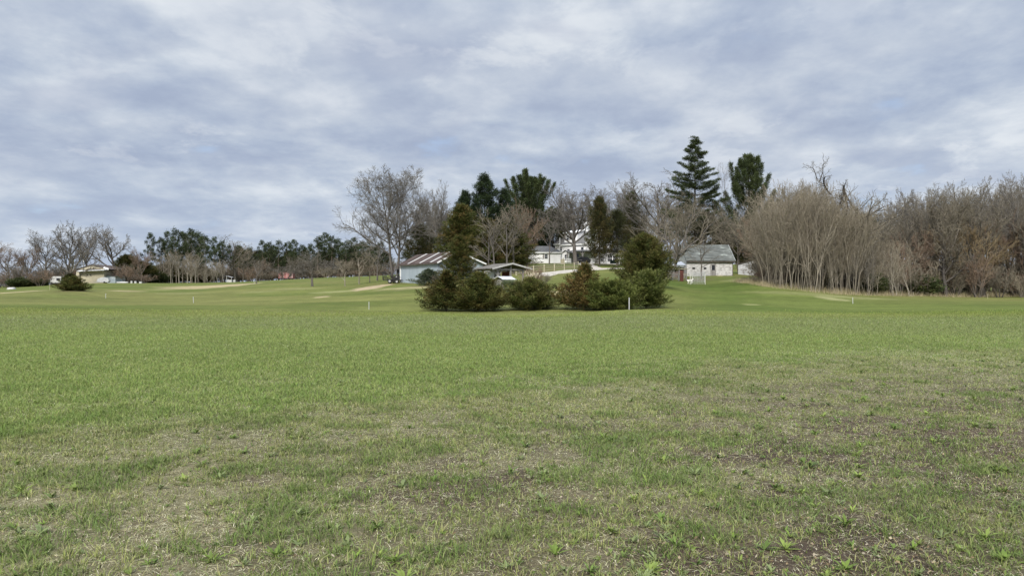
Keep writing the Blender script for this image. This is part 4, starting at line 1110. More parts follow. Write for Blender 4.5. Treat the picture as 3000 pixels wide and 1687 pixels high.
# --- the farmhouse
def farmhouse():
    b = at(1646, 184); b.z = EYE + (HY - 771) / F * 184
    root = thing('farmhouse', b, 'white clapboard farmhouse with a cupola and grey roof behind the tall bare tree', 'house', rz=R(-38))
    Lx, D, ev, rd = 8.2, 8.0, 4.75, 8.05
    w = B(); w.box(0, 0, -1, Lx, D, ev); w.prism([(0, ev), (D, ev), (D / 2, rd)], 'x', 0.0, Lx); w.make('wall', white_paint, root)
    o = 0.35; sl = (rd - ev) / (D / 2)
    for s in (0, 1):
        y0 = -o if s == 0 else D + o
        rf = B().slab([(-o, y0, ev - o * sl + .05), (Lx + o, y0, ev - o * sl + .05), (Lx + o, D / 2, rd + .05), (-o, D / 2, rd + .05)], 0.1).make('roof_slope', shingle_light, root)
    B().box(-o, -o - .05, ev - o * sl - .16, Lx + o, -o - .004, ev - o * sl + .12).make('eave_trim', white_trim, root)
    t = B()
    for x in (Lx + o + .03,): t.bar((x, -o, ev - o * sl + .02), (x, D / 2, rd + .06), 0.06, 0.24); t.bar((x, D + o, ev - o * sl + .02), (x, D / 2, rd + .06), 0.06, 0.24)
    t.make('gable_trim', white_trim, root)
    # shed dormer
    d = B(); x0, x1, dz = 0.6, 4.4, 7.35
    d.add([(x0, 0.25, ev), (x1, 0.25, ev), (x1, 0.25, dz), (x0, 0.25, dz), (x0, D / 2, rd - .05), (x1, D / 2, rd - .05), (x0, 0.25 + .1, ev), (x1, .35, ev)], [(0, 1, 2, 3), (1, 5, 2), (0, 3, 4), (3, 2, 5, 4)])
    dm = d.make('dormer', white_paint, root)
    B().slab([(x0 - .25, -0.05, dz - .02), (x1 + .25, -0.05, dz - .02), (x1 + .25, D / 2, rd + .16), (x0 - .25, D / 2, rd + .16)], 0.12).make('dormer_roof', white_trim, root)
    window(root, 1.6, 5.6, 0.75, 1.3, 0.25, shutters=True); window(root, 3.3, 5.6, 0.75, 1.3, 0.25)
    # cupola on the ridge
    c = B(); c.box(4.3, D / 2 - .5, rd - .3, 5.3, D / 2 + .5, rd + .35)
    for x in (4.34, 5.18):
        for y in (D / 2 - .46, D / 2 + .38): c.box(x, y, rd + .35, x + .09, y + .09, rd + 1.45)
    c.box(4.76, D / 2 - .46, rd + .35, 4.84, D / 2 - .39, rd + 1.45); c.box(5.2, D / 2 - .04, rd + .35, 5.27, D / 2 + .04, rd + 1.45)
    c.box(4.25, D / 2 - .55, rd + 1.45, 5.35, D / 2 + .55, rd + 1.58)
    cu = c.make('cupola', white_trim, root)
    B().box(4.45, D / 2 - .36, rd + .36, 5.15, D / 2 + .36, rd + 1.44).make('pane', noisy('cupola_glass', (0.38, 0.42, 0.47), (0.48, 0.52, 0.57), 1, 0.2), cu)
    r = B(); r.add([(4.2, D / 2 - .6, rd + 1.58), (5.4, D / 2 - .6, rd + 1.58), (5.4, D / 2 + .6, rd + 1.58), (4.2, D / 2 + .6, rd + 1.58), (4.8, D / 2, rd + 2.25)], [(0, 1, 4), (1, 2, 4), (2, 3, 4), (3, 0, 4), (3, 2, 1, 0)]); r.make('cap', white_trim, cu)
    window(root, 6.0, 2.2, 0.75, 1.6, 0); window(root, 2.0, 2.3, 0.7, 1.1, 0)
    # left wing set back
    w = B(); w.box(-3.6, 2.2, -1, -0.003, 6.8, 4.95); w.make('wing_wall', white_paint, root)
    B().slab([(-3.9, 1.9, 4.95), (0, 1.9, 4.95), (0, 4.5, 6.75), (-3.9, 4.5, 6.75)], 0.1).make('wing_roof', shingle_light, root)
    B().slab([(-3.9, 4.5, 6.75), (0, 4.5, 6.75), (0, 7.1, 4.95), (-3.9, 7.1, 4.95)], 0.1).make('wing_roof', shingle_light, root)
    B().box(-3.9, 1.84, 4.72, -0.36, 1.9, 4.98).make('wing_trim', white_trim, root)
    window(root, -1.6, 3.3, 0.9, 0.9, 2.2)
    B().cyl((-0.4, -0.3, -0.5), (-0.4, -0.3, 6.3), 0.09, 10).make('vent_pipe', white_trim, root)
    # entry with its own small gable
    w = B(); w.box(1.2, -1.7, -1, 3.4, -0.003, 2.35); w.prism([(1.2, 2.35), (3.4, 2.35), (2.3, 2.95)], 'y', -1.7, -0.05); w.make('entry_wall', white_paint, root)
    for s in (-1, 1): B().slab([(2.3 + s * 1.4, -2.0, 2.18), (2.3 + s * 1.4, 0, 2.18), (2.3, 0, 3.02), (2.3, -2.0, 3.02)], 0.08).make('entry_roof', shingle_light, root)
    window(root, 2.3, 0.65, 0.55, 1.35, -1.7)
    # front gable wing towards the right
    gx0, gx1, gy = Lx + .01, Lx + 6.6, -1.2
    w = B(); w.box(gx0, gy, -1, gx1, 4.6, 4.75); w.make('gable_wall', white_paint, root)
    w = B(); w.prism([(gx0, 4.76), (gx1, 4.76), ((gx0 + gx1) / 2, 8.0)], 'y', gy, 4.6); w.make('gable_front', mint_paint, root)
    gm = (gx0 + gx1) / 2; gs = (8.0 - 4.76) / (gm - gx0)
    for s, xe in ((-1, gx0), (1, gx1)):
        B().slab([(xe + s * .35, gy - .3, 4.76 - .35 * gs + .03), (xe + s * .35, 4.9, 4.76 - .35 * gs + .03), (gm, 4.9, 8.04), (gm, gy - .3, 8.04)], 0.1).make('roof_slope', shingle_light, root)
        B().bar((xe + s * .35, gy - .34, 4.76 - .35 * gs + .05), (gm, gy - .34, 8.08), 0.06, 0.26).make('gable_trim', white_trim, root)
    window(root, gm, 5.2, 0.8, 1.5, gy, shutters=True); window(root, gm - 1.5, 2.9, 0.8, 1.4, gy); window(root, gm + 1.5, 2.9, 0.8, 1.4, gy)
    # porch: roof, arched openings
    px0, px1, py = 3.6, Lx + 3.2, -3.4
    B().slab([(px0, py, 2.55), (px1, py, 2.55), (px1, -0.004, 3.0), (px0, -0.004, 3.0)], 0.12).make('porch_roof', shingle, root)
    for x in (px0 + .15, 5.9, 8.1, px1 - .15):
        B().box(x - .1, py + .15, -0.5, x + .1, py + .35, 2.52).make('porch_post', old_wood, root)
        for s in (-1, 1):
            a = B(); pts = [(x + s * 0.1, 1.35), (x + s * 0.2, 1.85), (x + s * 0.5, 2.3), (x + s * 0.95, 2.5)]
            for i in range(3): a.bar((pts[i][0], py + .25, pts[i][1]), (pts[i + 1][0], py + .25, pts[i + 1][1]), 0.1)
            a.make('arch_brace', old_wood, root)
    window(root, 4.6, 0.3, 0.9, 1.9, 0, name='porch_window')

    # glazed white porch on the far right, facing the drive
    g = at(1788, 168); g.z = EYE + (HY - 770) / F * 168
    pr = thing('sunroom', g, 'low white sunroom with small paned windows behind the dark cedar trunks', 'sunroom', rz=R(-4))
    B().box(-3.2, 0, -0.8, 2.4, 3, 2.5).make('wall', white_paint, pr)
    B().slab([(-3.4, -0.3, 2.5), (2.6, -0.3, 2.5), (2.6, 3.2, 3.2), (-3.4, 3.2, 3.2)], 0.1).make('roof', shingle_light, pr)
    for x in (-2.0, -0.1, 1.1):
        f = window(pr, x, 0.35, 1.0, 1.3, 0)
        m = B(); m.box(x - .2, -0.05, .35, x - .17, -0.022, 1.65); m.box(x + .17, -0.05, .35, x + .2, -0.022, 1.65); m.make('muntin', white_trim, f)

    # the things standing in front of it
    s = 168 / F
    def spot(px, d=168): 
        q = at(px, d); q.z = max(q.z, EYE + (HY - 771) / F * d - 0.1); return q
    c = thing('car', spot(1709, 173), 'black car parked in the shade of the house porch', 'car', rz=R(8))
    cb = B(); cb.prism([(-1.9, .35), (1.9, .35), (1.95, .8), (1.3, .95), (.75, 1.4), (-.75, 1.42), (-1.3, .98), (-1.9, .85)], 'y', -0.8, 0.8); cb.make('body', black_paint, c)
    for x in (-1.2, 1.2):
        for y in (-0.76, 0.76): B().cyl((x, y - .1, .32), (x, y + .1, .32), .33, 16).make('wheel', rubber, c)
    B().box(-0.7, -0.83, 0.95, 0.65, -0.81, 1.3).make('window', glass, c)
    B().box(-1.6, -0.825, 0.62, -0.5, -0.805, 0.7).make('trim_strip', chrome, c)
    k = thing('crate', spot(1736.5, 166), 'white slatted crate between the porch and the brown gate', 'crate')
    w = B(); w.box(-0.4, -0.3, 0.05, 0.4, 0.3, 0.15); w.box(-0.4, -0.3, 0.85, 0.4, 0.3, 1.0)
    for i in range(6): w.box(-0.4 + i * .145, -0.3, 0.15, -0.33 + i * .145, -0.27, 0.85)
    w.box(-0.4, 0.27, .15, .4, .3, .85); w.make('slats', white_trim, k)
    B().box(-0.36, -0.2, 0.152, 0.36, 0.2, 0.8).make('contents', grey_metal, k)
    k = thing('gate', spot(1748, 166.5), 'grey brown boarded gate beside the white crate', 'gate')
    B().box(-0.38, -0.05, 0, 0.38, 0.05, 1.25).make('panel', old_wood, k); p = B(); p.box(.39, -.06, 0, .5, .06, 1.35); p.make('post', white_trim, k)
    k = thing('garden_bin', spot(1800, 160), 'dark green bin in front of the white sunroom', 'bin')
    B().box(-0.9, -0.4, 0, 0.9, 0.4, 0.7).make('body', green_bin, k); B().box(-0.93, -0.43, 0.7, 0.93, 0.43, 0.76).make('lid', green_bin, k)
    k = thing('garden_fence', spot(1661, 163), 'low white rail fence at the corner between garage and house', 'fence')
    p = B()
    for z in (.3, .65, 1.0): p.bar((-0.9, 0, z), (0.9, 0, z), 0.05, 0.1)
    p.make('rail', white_trim, k)
    for x in (-0.85, 0.85): B().box(x - .05, -.09, -.2, x + .05, -.03, 1.15).make('post', grey_metal, k)
    k = thing('shrub_box', spot(1648, 161), 'yellow grey wooden bin by the right corner of the garage', 'bin')
    B().box(-0.42, -0.4, -.2, .42, .4, 0.95).make('body', pale_wood, k); B().bar((0.15, -.46, -.2), (.15, -.46, 1.3), .1).make('post', pale_wood, k)
    k = thing('white_house', at(1578, 228), 'tall white house end glimpsed through the pines above the garage', 'house', rz=R(8))
    B().box(-2.6, 0, -1, 2.4, 8, 7.6).make('wall', white_paint, k)
    B().prism([(-2.6, 7.61), (2.4, 7.61), (-.1, 10.4)], 'y', .05, 7.95).make('gable', white_paint, k)
    for s_, xe in ((-1, -2.6), (1, 2.4)): B().slab([(xe + s_ * .3, -.3, 7.35), (xe + s_ * .3, 8.3, 7.35), (-.1, 8.3, 10.5), (-.1, -.3, 10.5)], .1).make('roof_slope', shingle_light, k)
    for x in (-1.4, 1.2):
        for z in (1.2, 4.6): window(k, x, z, .9, 1.4, 0)
    window(k, -.1, 8.0, .7, 1.0, .05)


farmhouse()


# --- whitewashed stone barn
def barn():
    d = 124.0; s = d / F
    b = at(2078.5, d)
    root = thing('stone_barn', b, 'old whitewashed stone barn with a lichened grey roof', 'barn')
    hw, D, ev, rd = 67 * s, 7.5, 46 * s, 92 * s
    w = B(); w.box(-hw, 0, -0.5, hw, D, ev - .02)
    w.make('wall', stone, root)
    g = B()
    g.prism([(0, ev - .018), (D, ev - .018), (D / 2, rd - .05)], 'x', -hw, hw); g.make('gable', pale_board, root)
    o = 0.4; sl = (rd - ev) / (D / 2)
    B().slab([(-hw - .15, -o, ev - o * sl + .06), (hw + .4, -o, ev - o * sl + .06), (hw + .4, D / 2, rd + .06), (-hw - .15, D / 2, rd + .06)], 0.10).make('roof_slope', old_shingle, root)
    B().slab([(-hw - .15, D / 2, rd + .06), (hw + .4, D / 2, rd + .06), (hw + .4, D + o, ev - o * sl + .06), (-hw - .15, D + o, ev - o * sl + .06)], 0.10).make('roof_slope', old_shingle, root)
    B().box(-hw - .13, -o + .02, ev - o * sl - .06, hw + .38, -o + .08, ev - o * sl + .05).make('eave_board', brown_roof, root)
    B().bar((hw + .42, -o, ev - o * sl + .1), (hw + .42, D / 2, rd + .1), 0.05, 0.14).make('gable_trim', pale_board, root)
    X = lambda px: (px - 2078.5) * s
    Z = lambda py: (801.5 - py) * s
    for px in (2032, 2065.5):
        q = B(); q.box(X(px) - .22, -0.02, Z(782.5), X(px) + .22, 0.06, Z(777)); o_ = q.make('window', dark_void, root)
        f = B(); f.box(X(px) - .28, -0.05, Z(777), X(px) + .28, -0.004, Z(776)); f.make('lintel', pale_board, o_)
    f = B(); f.box(X(2081), -0.08, 0, X(2082.6), -0.004, Z(770)); f.box(X(2095.6), -0.08, 0, X(2097), -0.004, Z(770)); f.box(X(2081), -0.08, Z(770), X(2097), -0.004, Z(768.5))
    dr = f.make('door', old_wood, root)
    B().box(X(2082.6), -0.05, 0, X(2095.6), -0.004, Z(785.5)).make('lower_panel', old_wood, dr)
    B().box(X(2085), -0.045, Z(785.4), X(2094.5), -0.004, Z(771)).make('pane', glass, dr)
    B().box(X(2120), -0.06, Z(768), X(2124), -0.004, Z(764)).make('vent', pale_board, root)
    B().box(X(2097), -1.0, -.12, X(2112), -0.3, 0.10).make('step', concrete, root)
    B().box(hw + .01, 0.0, -.3, hw + .1, .1, ev).make('corner_post', brown_roof, root)
    window(root, 3.3, 3.4, 0.7, 1.2, -hw, m=pale_board, axis='x', sgn=-1)
    B().add([(-hw - .012, 0.2, 0.2), (-hw - .012, D - .2, 0.2), (-hw - .012, D - .2, ev), (-hw - .012, 0.2, ev)], [(0, 1, 2, 3)]).make('side_boards', pale_board, root)
    # lean-to and pen on the left
    c = at(1985, 119.5); c.z = b.z - 0.25
    k = thing('animal_shelter', c, 'brown board lean to with a pale metal roof left of the stone barn', 'shelter')
    B().box(-1.45, 1.2, -.5, 1.35, 3.6, 1.55).make('wall', brown_board, k)
    B().slab([(-1.6, 0.2, 1.85), (1.45, 0.2, 1.85), (1.45, 3.8, 2.55), (-1.6, 3.8, 2.55)], 0.06).make('roof', noisy('pale_blue_metal_roof', (0.30, 0.325, 0.36), (0.40, 0.425, 0.46), 1, .5), k)
    for x in (-1.4, -.5, .35, 1.25): B().box(x - .06, .35, -.5, x + .06, .47, 1.9).make('post', old_wood, k)
    B().box(-1.35, 0.6, -.4, 1.3, 0.66, 0.75).make('front_boards', brown_board, k)
    B().box(-.7, 1.14, 0.2, 0.0, 1.195, 1.5).make('door_opening', dark_void, k); B().box(.5, 1.14, 0.8, 1.1, 1.195, 1.5).make('window', dark_void, k)
    c = at(1983, 112)
    k = thing('pen_fence', c, 'weathered board pen fence with a red gate in front of the lean to', 'fence')
    for x in (-1.7, -0.65, .25): B().box(x - .06, -.06, -.3, x + .06, .06, 1.05).make('post', old_wood, k)
    for z in (.30, 0.95): B().bar((-2.0, -.09, z), (.3, -.09, z), .05, .12).make('rail', old_wood, k)
    for x in (-1.8, 0.9, 2.0): B().box(x - .07, 2.4, -.3, x + .07, 2.54, 2.0).make('post', old_wood, k)
    B().bar((-1.9, 2.35, 1.85), (2.1, 2.35, 1.85), .08, .14).make('rail', pale_wood, k)
    B().bar((0.9, 2.35, 1.0), (2.1, 2.35, 1.0), .06, .12).make('rail', pale_wood, k)
    B().box(0.55, .3, -.1, 1.05, .38, 1.55).make('gate', red_door, k)
    # chain-link kennel
    c = at(2022, 105.5); e = at(2066, 106.5); c2 = at(2028, 110); e2 = at(2064, 111)
    k = thing('kennel', c, 'small chain link kennel on the lawn before the stone barn', 'kennel')
    for p in (c, e, c2, e2): B().cyl(p - c + Vector((0, 0, -.2)), p - c + Vector((0, 0, 1.6)), .045, 10).make('corner_post', noisy('light_post', (0.5, 0.5, 0.44), (0.6, 0.6, 0.53), 3, .5), k)
    t = B()
    for p, q in ((c, e), (c2, e2), (c, c2), (e, e2)):
        t.bar(p - c + Vector((0, 0, 1.57)), q - c + Vector((0, 0, 1.57)), .03)
    t.make('top_rail', grey_metal, k)
    wire = []
    for p, q in ((c, e), (c2, e2), (e, e2)):
        n = 26
        for i in range(-8, n):
            for s_ in (1, -1):
                u0, u1 = i / n, (i + 8) / n
                z0, z1 = (0.02, 1.55) if s_ == 1 else (1.55, 0.02)
                if u0 < 0: z0 = z0 + (z1 - z0) * (-u0) / (u1 - u0); u0 = 0
                if u1 > 1: z1 = z0 + (z1 - z0) * (1 - u0) / (u1 - u0); u1 = 1
                A_ = (p - c).lerp(q - c, u0) + Vector((0, 0, z0)); Z_ = (p - c).lerp(q - c, u1) + Vector((0, 0, z1))
                wire.append(([tuple(A_), tuple(Z_)], [.004, .004], 3))
    v, q = tubes(wire); link('mesh_panel', quad_mesh('mesh_panel', v, q), grey_metal, k)
    # white shed
    c = at(2204, 128); c.z = EYE + (HY - 803) / F * 128
    k = thing('white_shed', c, 'plain white shed with a flat roof between the barn and the thicket', 'shed', rz=R(28))
    w = B(); Wl, Dp = 3.1, 3.3
    w.add([(0, 0, -.6), (Wl, 0, -.6), (Wl, Dp, -.6), (0, Dp, -.6), (0, 0, 2.35), (Wl, 0, 2.35), (Wl, Dp, 1.75), (0, Dp, 1.75)], [(0, 1, 5, 4), (1, 2, 6, 5), (2, 3, 7, 6), (3, 0, 4, 7)])
    w.make('wall', noisy('shed_white', (0.50, 0.50, 0.51), (0.64, 0.64, 0.65), 1.3, .8, bump=.01), k)
    B().slab([(-.15, -.2, 2.38), (Wl + .15, -.2, 2.38), (Wl + .15, Dp + .2, 1.75), (-.15, Dp + .2, 1.75)], .08).make('roof', brown_roof, k)
    B().box(-.03, -.06, -.6, .09, -.004, 2.32).make('corner_trim', white_trim, k)
    for x in (.9, 1.9): B().box(x - .03, -.05, -.3, x + .03, -.004, 2.2).make('door_seam', grey_metal, k)


barn()


# --- the farm on the far left
def far_farm():
    d = 196.0; s = d / F
    X = lambda px: (px - 272) * s
    b = at(272, d); Z = lambda py: EYE + (HY - py) * s - b.z
    root = thing('farm_building', b, 'low beige gabled farm building behind the round juniper bush', 'farm building')
    w = B(); w.box(X(236), 0, -.5, X(304.5), 9, Z(792.5)); w.make('wall', beige, root)
    g = B(); g.prism([(X(222), Z(790)), (X(314), Z(788.5)), (X(268), Z(776.5))], 'y', .3, 9); g.make('gable', beige, root)
    B().slab([(X(217), 0, Z(790.5)), (X(217), 9.4, Z(790.5)), (X(268), 9.4, Z(775.6)), (X(268), 0, Z(775.6))], .12).make('roof_slope', brown_roof, root)
    B().slab([(X(268), 0, Z(775.6)), (X(268), 9.4, Z(775.6)), (X(319), 9.4, Z(789.5)), (X(319), 0, Z(789.5))], .12).make('roof_slope', brown_roof, root)
    B().bar((X(304), -.05, Z(783.8)), (X(318.5), -.05, Z(788.6)), .06, .45).make('gable_trim', white_trim, root)
    B().box(X(254), -.02, Z(789.8), X(293), .29, Z(787.2)).make('dark_band', brown_roof, root)
    B().slab([(X(234), -1.3, Z(795.5)), (X(312), -1.3, Z(792.2)), (X(312), 0.2, Z(790.6)), (X(234), .2, Z(793))], .1).make('awning', white_trim, root)
    for px in (256, 265.5): B().box(X(px) - .18, -.05, Z(808), X(px) + .18, -.004, Z(804)).make('window', glass, root)
    B().box(X(227), -.6, -.5, X(236), 4, Z(797)).make('side_room', beige, root)
    B().cyl((X(235), 1.5, Z(790)), (X(235), 1.5, Z(762)), .11, 8).make('vent_pipe', white_trim, root)
    k = thing('metal_lean_to', at(322, 197), 'pale blue grey metal lean to right of the beige farm building', 'shed')
    h = (820 - 797) * s
    w = B(); w.add([(-1.5, 0, -.4), (1.45, 0, -.4), (1.45, 0, h - .3), (-1.5, 0, h), (-1.5, 5, -.4), (1.45, 5, -.4), (1.45, 5, h - .3), (-1.5, 5, h)], [(0, 1, 2, 3), (1, 5, 6, 2), (5, 4, 7, 6), (4, 0, 3, 7)]); w.make('wall', noisy('sheet_blue', (.30, .37, .42), (.52, .56, .58), .7, .6, (.2, .2, 2.4), lines=('z', 2, .04)), k)
    B().slab([(-1.6, -.3, h + .08), (1.9, -.3, h - .28), (1.9, 5.2, h - .28), (-1.6, 5.2, h + .08)], .08).make('roof', brown_roof, k)
    k = thing('camper', at(163.5, 192), 'white camper trailer parked left of the beige building', 'camper', rz=R(4))
    h0 = (816.5 - 797) * s * .98
    B().prism([(-1.35, .5), (1.3, .5), (1.3, .5 + h0), (-1.15, .5 + h0), (-1.45, 1.6)], 'y', 0, 2.3).make('body', white_plastic, k)
    B().box(.15, -.03, 1.15, 1.0, -.004, 1.75).make('window', glass, k); B().box(-1.3, -.03, 1.2, -1.05, -.004, 1.8).make('window', glass, k)
    B().box(-.7, -.02, .62, .6, -.004, .7).make('stripe', grey_metal, k)
    for x in (-.1, .55): B().cyl((x, -.05, .3), (x, .2, .3), .3, 14).make('wheel', rubber, k)
    B().box(-1.2, .1, 0.15, 1.25, 2.2, .5).make('undercarriage', dark_void, k)
    k = thing('beige_shed', at(190.5, 194), 'small beige shed between the camper and the farm building', 'shed')
    B().box(-.95, 0, -.4, .95, 3, 2.0).make('wall', beige, k); B().slab([(-1.1, -.3, 2.0), (1.1, -.3, 2.0), (1.1, 3.2, 2.3), (-1.1, 3.2, 2.3)], .08).make('roof', brown_roof, k)
    B().box(-.1, -.03, 0, .5, -.004, 1.5).make('door', pale_board, k)
    k = thing('covered_boat', at(304, 190), 'boat under a pale tarp on a trailer before the metal lean to', 'boat', rz=R(6))
    t = B(); t.prism([(-1.5, .55), (-1.1, .25), (1.2, .25), (1.5, .6), (1.2, 1.2), (0, 1.5), (-1.2, 1.15)], 'y', -.6, .6); t.make('tarp', pale_tarp, k)
    f = B(); f.bar((-2.2, 0, .25), (1.3, 0, .25), .1); f.make('trailer_frame', grey_metal, k)
    for y in (-.6, .6): B().cyl((.4, y - .08, .2), (.4, y + .08, .2), .24, 14).make('wheel', rubber, k)
    for i, (px, dd, L_, w_, h_, lab, cat, nm) in enumerate((
        (362, 193, 2.2, .5, .35, 'long white canoe lying on the grass left of the pale boxes', 'canoe', 'canoe'),
        (350, 194, 1.6, .5, .3, 'short white rowing boat turned over beside the long canoe', 'boat', 'rowing_boat'))):
        k = thing(nm, at(px, dd), lab, cat, rz=R(8 - 10 * i))
        hl = B()
        n = 9; ring = []
        for j in range(n):
            u = j / (n - 1) * 2 - 1; ww = w_ * (1 - abs(u) ** 2.4) * .5 + .02
            ring.append([(u * L_ / 2, -ww, .08), (u * L_ / 2, -ww * .6, h_), (u * L_ / 2, ww * .6, h_), (u * L_ / 2, ww, .08)])
        for j in range(n - 1): hl.add(ring[j] + ring[j + 1], [(0, 1, 5, 4), (1, 2, 6, 5), (2, 3, 7, 6), (3, 0, 4, 7)])
        hl.make('hull', white_plastic, k); B().bar((-L_ / 2.2, 0, h_ + .01), (L_ / 2.2, 0, h_ + .01), .05, .04).make('keel', grey_metal, k)
    for px, dd, w_, h_, lab in ((385.5, 192, .25, .55, 'narrow white plastic barrel right of the canoe'), (397, 193, .3, .5, 'wider white plastic barrel right of the narrow one'), (412, 191, .36, .4, 'squat cream plastic barrel farthest right in the row')):
        k = thing('barrel', at(px, dd), lab, 'barrel', 'pale barrels by the far hedge')
        B().cyl((0, 0, 0), (0, 0, h_), w_, 14).make('drum', white_plastic, k); B().cyl((0, 0, h_), (0, 0, h_ + .05), w_ * .8, 14).make('lid', pale_tarp, k)
    k = thing('field_hut', at(671, 226), 'tiny white hut with an open lean roof at the edge of the pale stems', 'hut')
    B().box(-.6, 0, -.2, .75, 1.4, .75).make('wall', white_plastic, k); B().slab([(-.9, -.2, 1.9), (.9, -.2, 1.45), (.9, 1.6, 1.45), (-.9, 1.6, 1.9)], .06).make('roof', pale_tarp, k)
    for x in (-.7, .75): B().bar((x, -.1, 0), (x, -.1, 1.7 - x * .25), .07).make('post', white_trim, k)
    k = thing('water_tank', at(687, 226), 'small white tank standing right of the tiny hut', 'tank')
    B().cyl((0, 0, 0), (0, 0, .7), .36, 16).make('drum', white_plastic, k); B().cyl((0, 0, .7), (0, 0, .8), .14, 10).make('lid', white_plastic, k)
    k = thing('box_trailer', at(838, 233), 'faded red box trailer standing among the far trees', 'trailer')
    s2 = 233 / F
    B().box(-22 * s2, 0, .5, 20 * s2, 2.2, .5 + 17 * s2).make('body', red_paint, k)
    B().box(-20 * s2, -.02, .4, 18 * s2, .4, .5).make('frame', brown_roof, k)
    for x in (-1.4, -.6, 1.5): B().cyl((x, -.1, .3), (x, .2, .3), .3, 14).make('wheel', rubber, k)
    for x0, x1 in ((-9, -6.5), (1.5, 3.5), (12, 20)): B().box(x0 * s2, -.025, .6, x1 * s2, -.004, .4 + 17 * s2).make('faded_panel', noisy('faded_pink', (.36, .21, .20), (.46, .32, .31), 2, .8), k)
    m = B()
    for a_, c_ in (((-19, 8), (-18, 4.5)), ((-18, 4.5), (-15.5, 3)), ((-15.5, 3), (-12, 3.2))): m.bar((a_[0] * s2, -.02, .5 + a_[1] * s2), (c_[0] * s2, -.02, .5 + c_[1] * s2), .03, .13)
    m.make('pale_mark', white_trim, k)
    # rock at the left edge
    k = thing('boulder', at(33, 150), 'pale grey boulder in the brush at the left edge of the field', 'rock')
    import bmesh
    bm = bmesh.new(); bmesh.ops.create_icosphere(bm, subdivisions=3, radius=.75)
    for v in bm.verts:
        v.co *= 1 + .35 * (float(vnoise(v.co.x * 2 + 5, v.co.y * 2 + v.co.z, 4)) - .5); v.co.z *= .6
    me = bpy.data.meshes.new('stone_face'); bm.to_mesh(me); bm.free()
    link('stone_face', me, noisy('boulder', (.34, .33, .31), (.5, .49, .47), 2, .9, bump=.03), k)


far_farm()


# --- white marker stakes
for px, py_top, d, lab in ((1843, 873, 55.5, 'tall white stake in front of the green junipers'), (1081, 885, 61, 'white stake standing alone left of the juniper row'), (567, 870, 80, 'white stake in the field in front of the pale dirt patch'),
                           (310, 860, 95, 'white stake in the open field right of the round bush'), (146, 833, 110, 'pale stake left of the round juniper bush'), (2499, 872, 73, 'white stake on the grass in front of the bare thicket'),
                           (2894, 861, 96, 'thin pale stake before the woods at the far right'), (2676, 856, 96, 'faint short stake at the foot of the woods'), (745, 819, 151, 'pale post beside the small trunk on the far field')):
    b = at(px, d); h = max(.5, EYE + (HY - py_top) / F * d - b.z)
    k = thing('marker_stake', b, lab, 'stake', 'white marker stakes in the field', rz=px * .7)
    t = random.Random(px).uniform(-.05, .05)
    B().bar((0, 0, -.25), (t, 0, h), .05 if d < 60 else .04).make('shaft', pale_wood if px in (2894, 2676, 146) else white_metal, k)
    B().bar((t, 0, h), (t * 1.05, 0, h + .03), .056 if d < 60 else .045).make('cap', white_plastic, k)


# --- the white dog by the kennel
def dog():
    b = at(2020.5, 106.6)
    root = thing('dog', b, 'white dog standing at the left post of the wire kennel', 'dog', rz=R(-12))
    V = [((0, 0, .50), .13), ((.14, 0, .50), .145), ((.27, 0, .52), .15), ((.36, 0, .62), .10), ((.42, 0, .72), .085), ((.50, 0, .72), .065), ((.58, 0, .69), .04), ((-.16, 0, .50), .12), ((-.24, 0, .52), .11), ((-.33, 0, .58), .035), ((-.42, 0, .64), .025),
         ((.27, .10, .40), .07), ((.25, .10, .24), .04), ((.27, .10, .10), .03), ((.30, .10, .025), .032), ((.27, -.10, .40), .07), ((.24, -.10, .24), .04), ((.25, -.10, .10), .03), ((.28, -.10, .025), .032),
         ((-.22, .10, .40), .085), ((-.14, .10, .27), .055), ((-.25, .10, .16), .033), ((-.23, .10, .025), .032), ((-.22, -.10, .40), .085), ((-.12, -.10, .27), .055), ((-.23, -.10, .16), .033), ((-.20, -.10, .025), .032),
         ((.40, .055, .79), .03), ((.385, .07, .85), .012), ((.40, -.055, .79), .03), ((.385, -.07, .85), .012)]
    E_ = [(0, 1), (1, 2), (2, 3), (3, 4), (4, 5), (5, 6), (0, 7), (7, 8), (8, 9), (9, 10), (2, 11), (11, 12), (12, 13), (13, 14), (2, 15), (15, 16), (16, 17), (17, 18), (8, 19), (19, 20), (20, 21), (21, 22), (8, 23), (23, 24), (24, 25), (25, 26), (4, 27), (27, 28), (4, 29), (29, 30)]
    me = bpy.data.meshes.new('body'); me.from_pydata([v[0] for v in V], E_, [])
    m = noisy('dog_coat', (.10, .085, .07), (.74, .72, .66), 2.2, .85, lo=.30, hi=.36)
    o = link('body', me, m, root)
    o.modifiers.new('skin', 'SKIN'); o.modifiers.new('sub', 'SUBSURF').render_levels = 2
    sk = me.skin_vertices[0].data
    for i, (c, r) in enumerate(V): sk[i].radius = (r, r)
    sk[0].use_root = True
    for y in (-.045, .045):
        B().cyl((.465, y * 1.25, .745), (.475, y * 1.3, .745), .012, 8).make('eye', black_paint, root)
    B().cyl((.60, 0, .695), (.622, 0, .695), .02, 8).make('nose', black_paint, root)


dog()

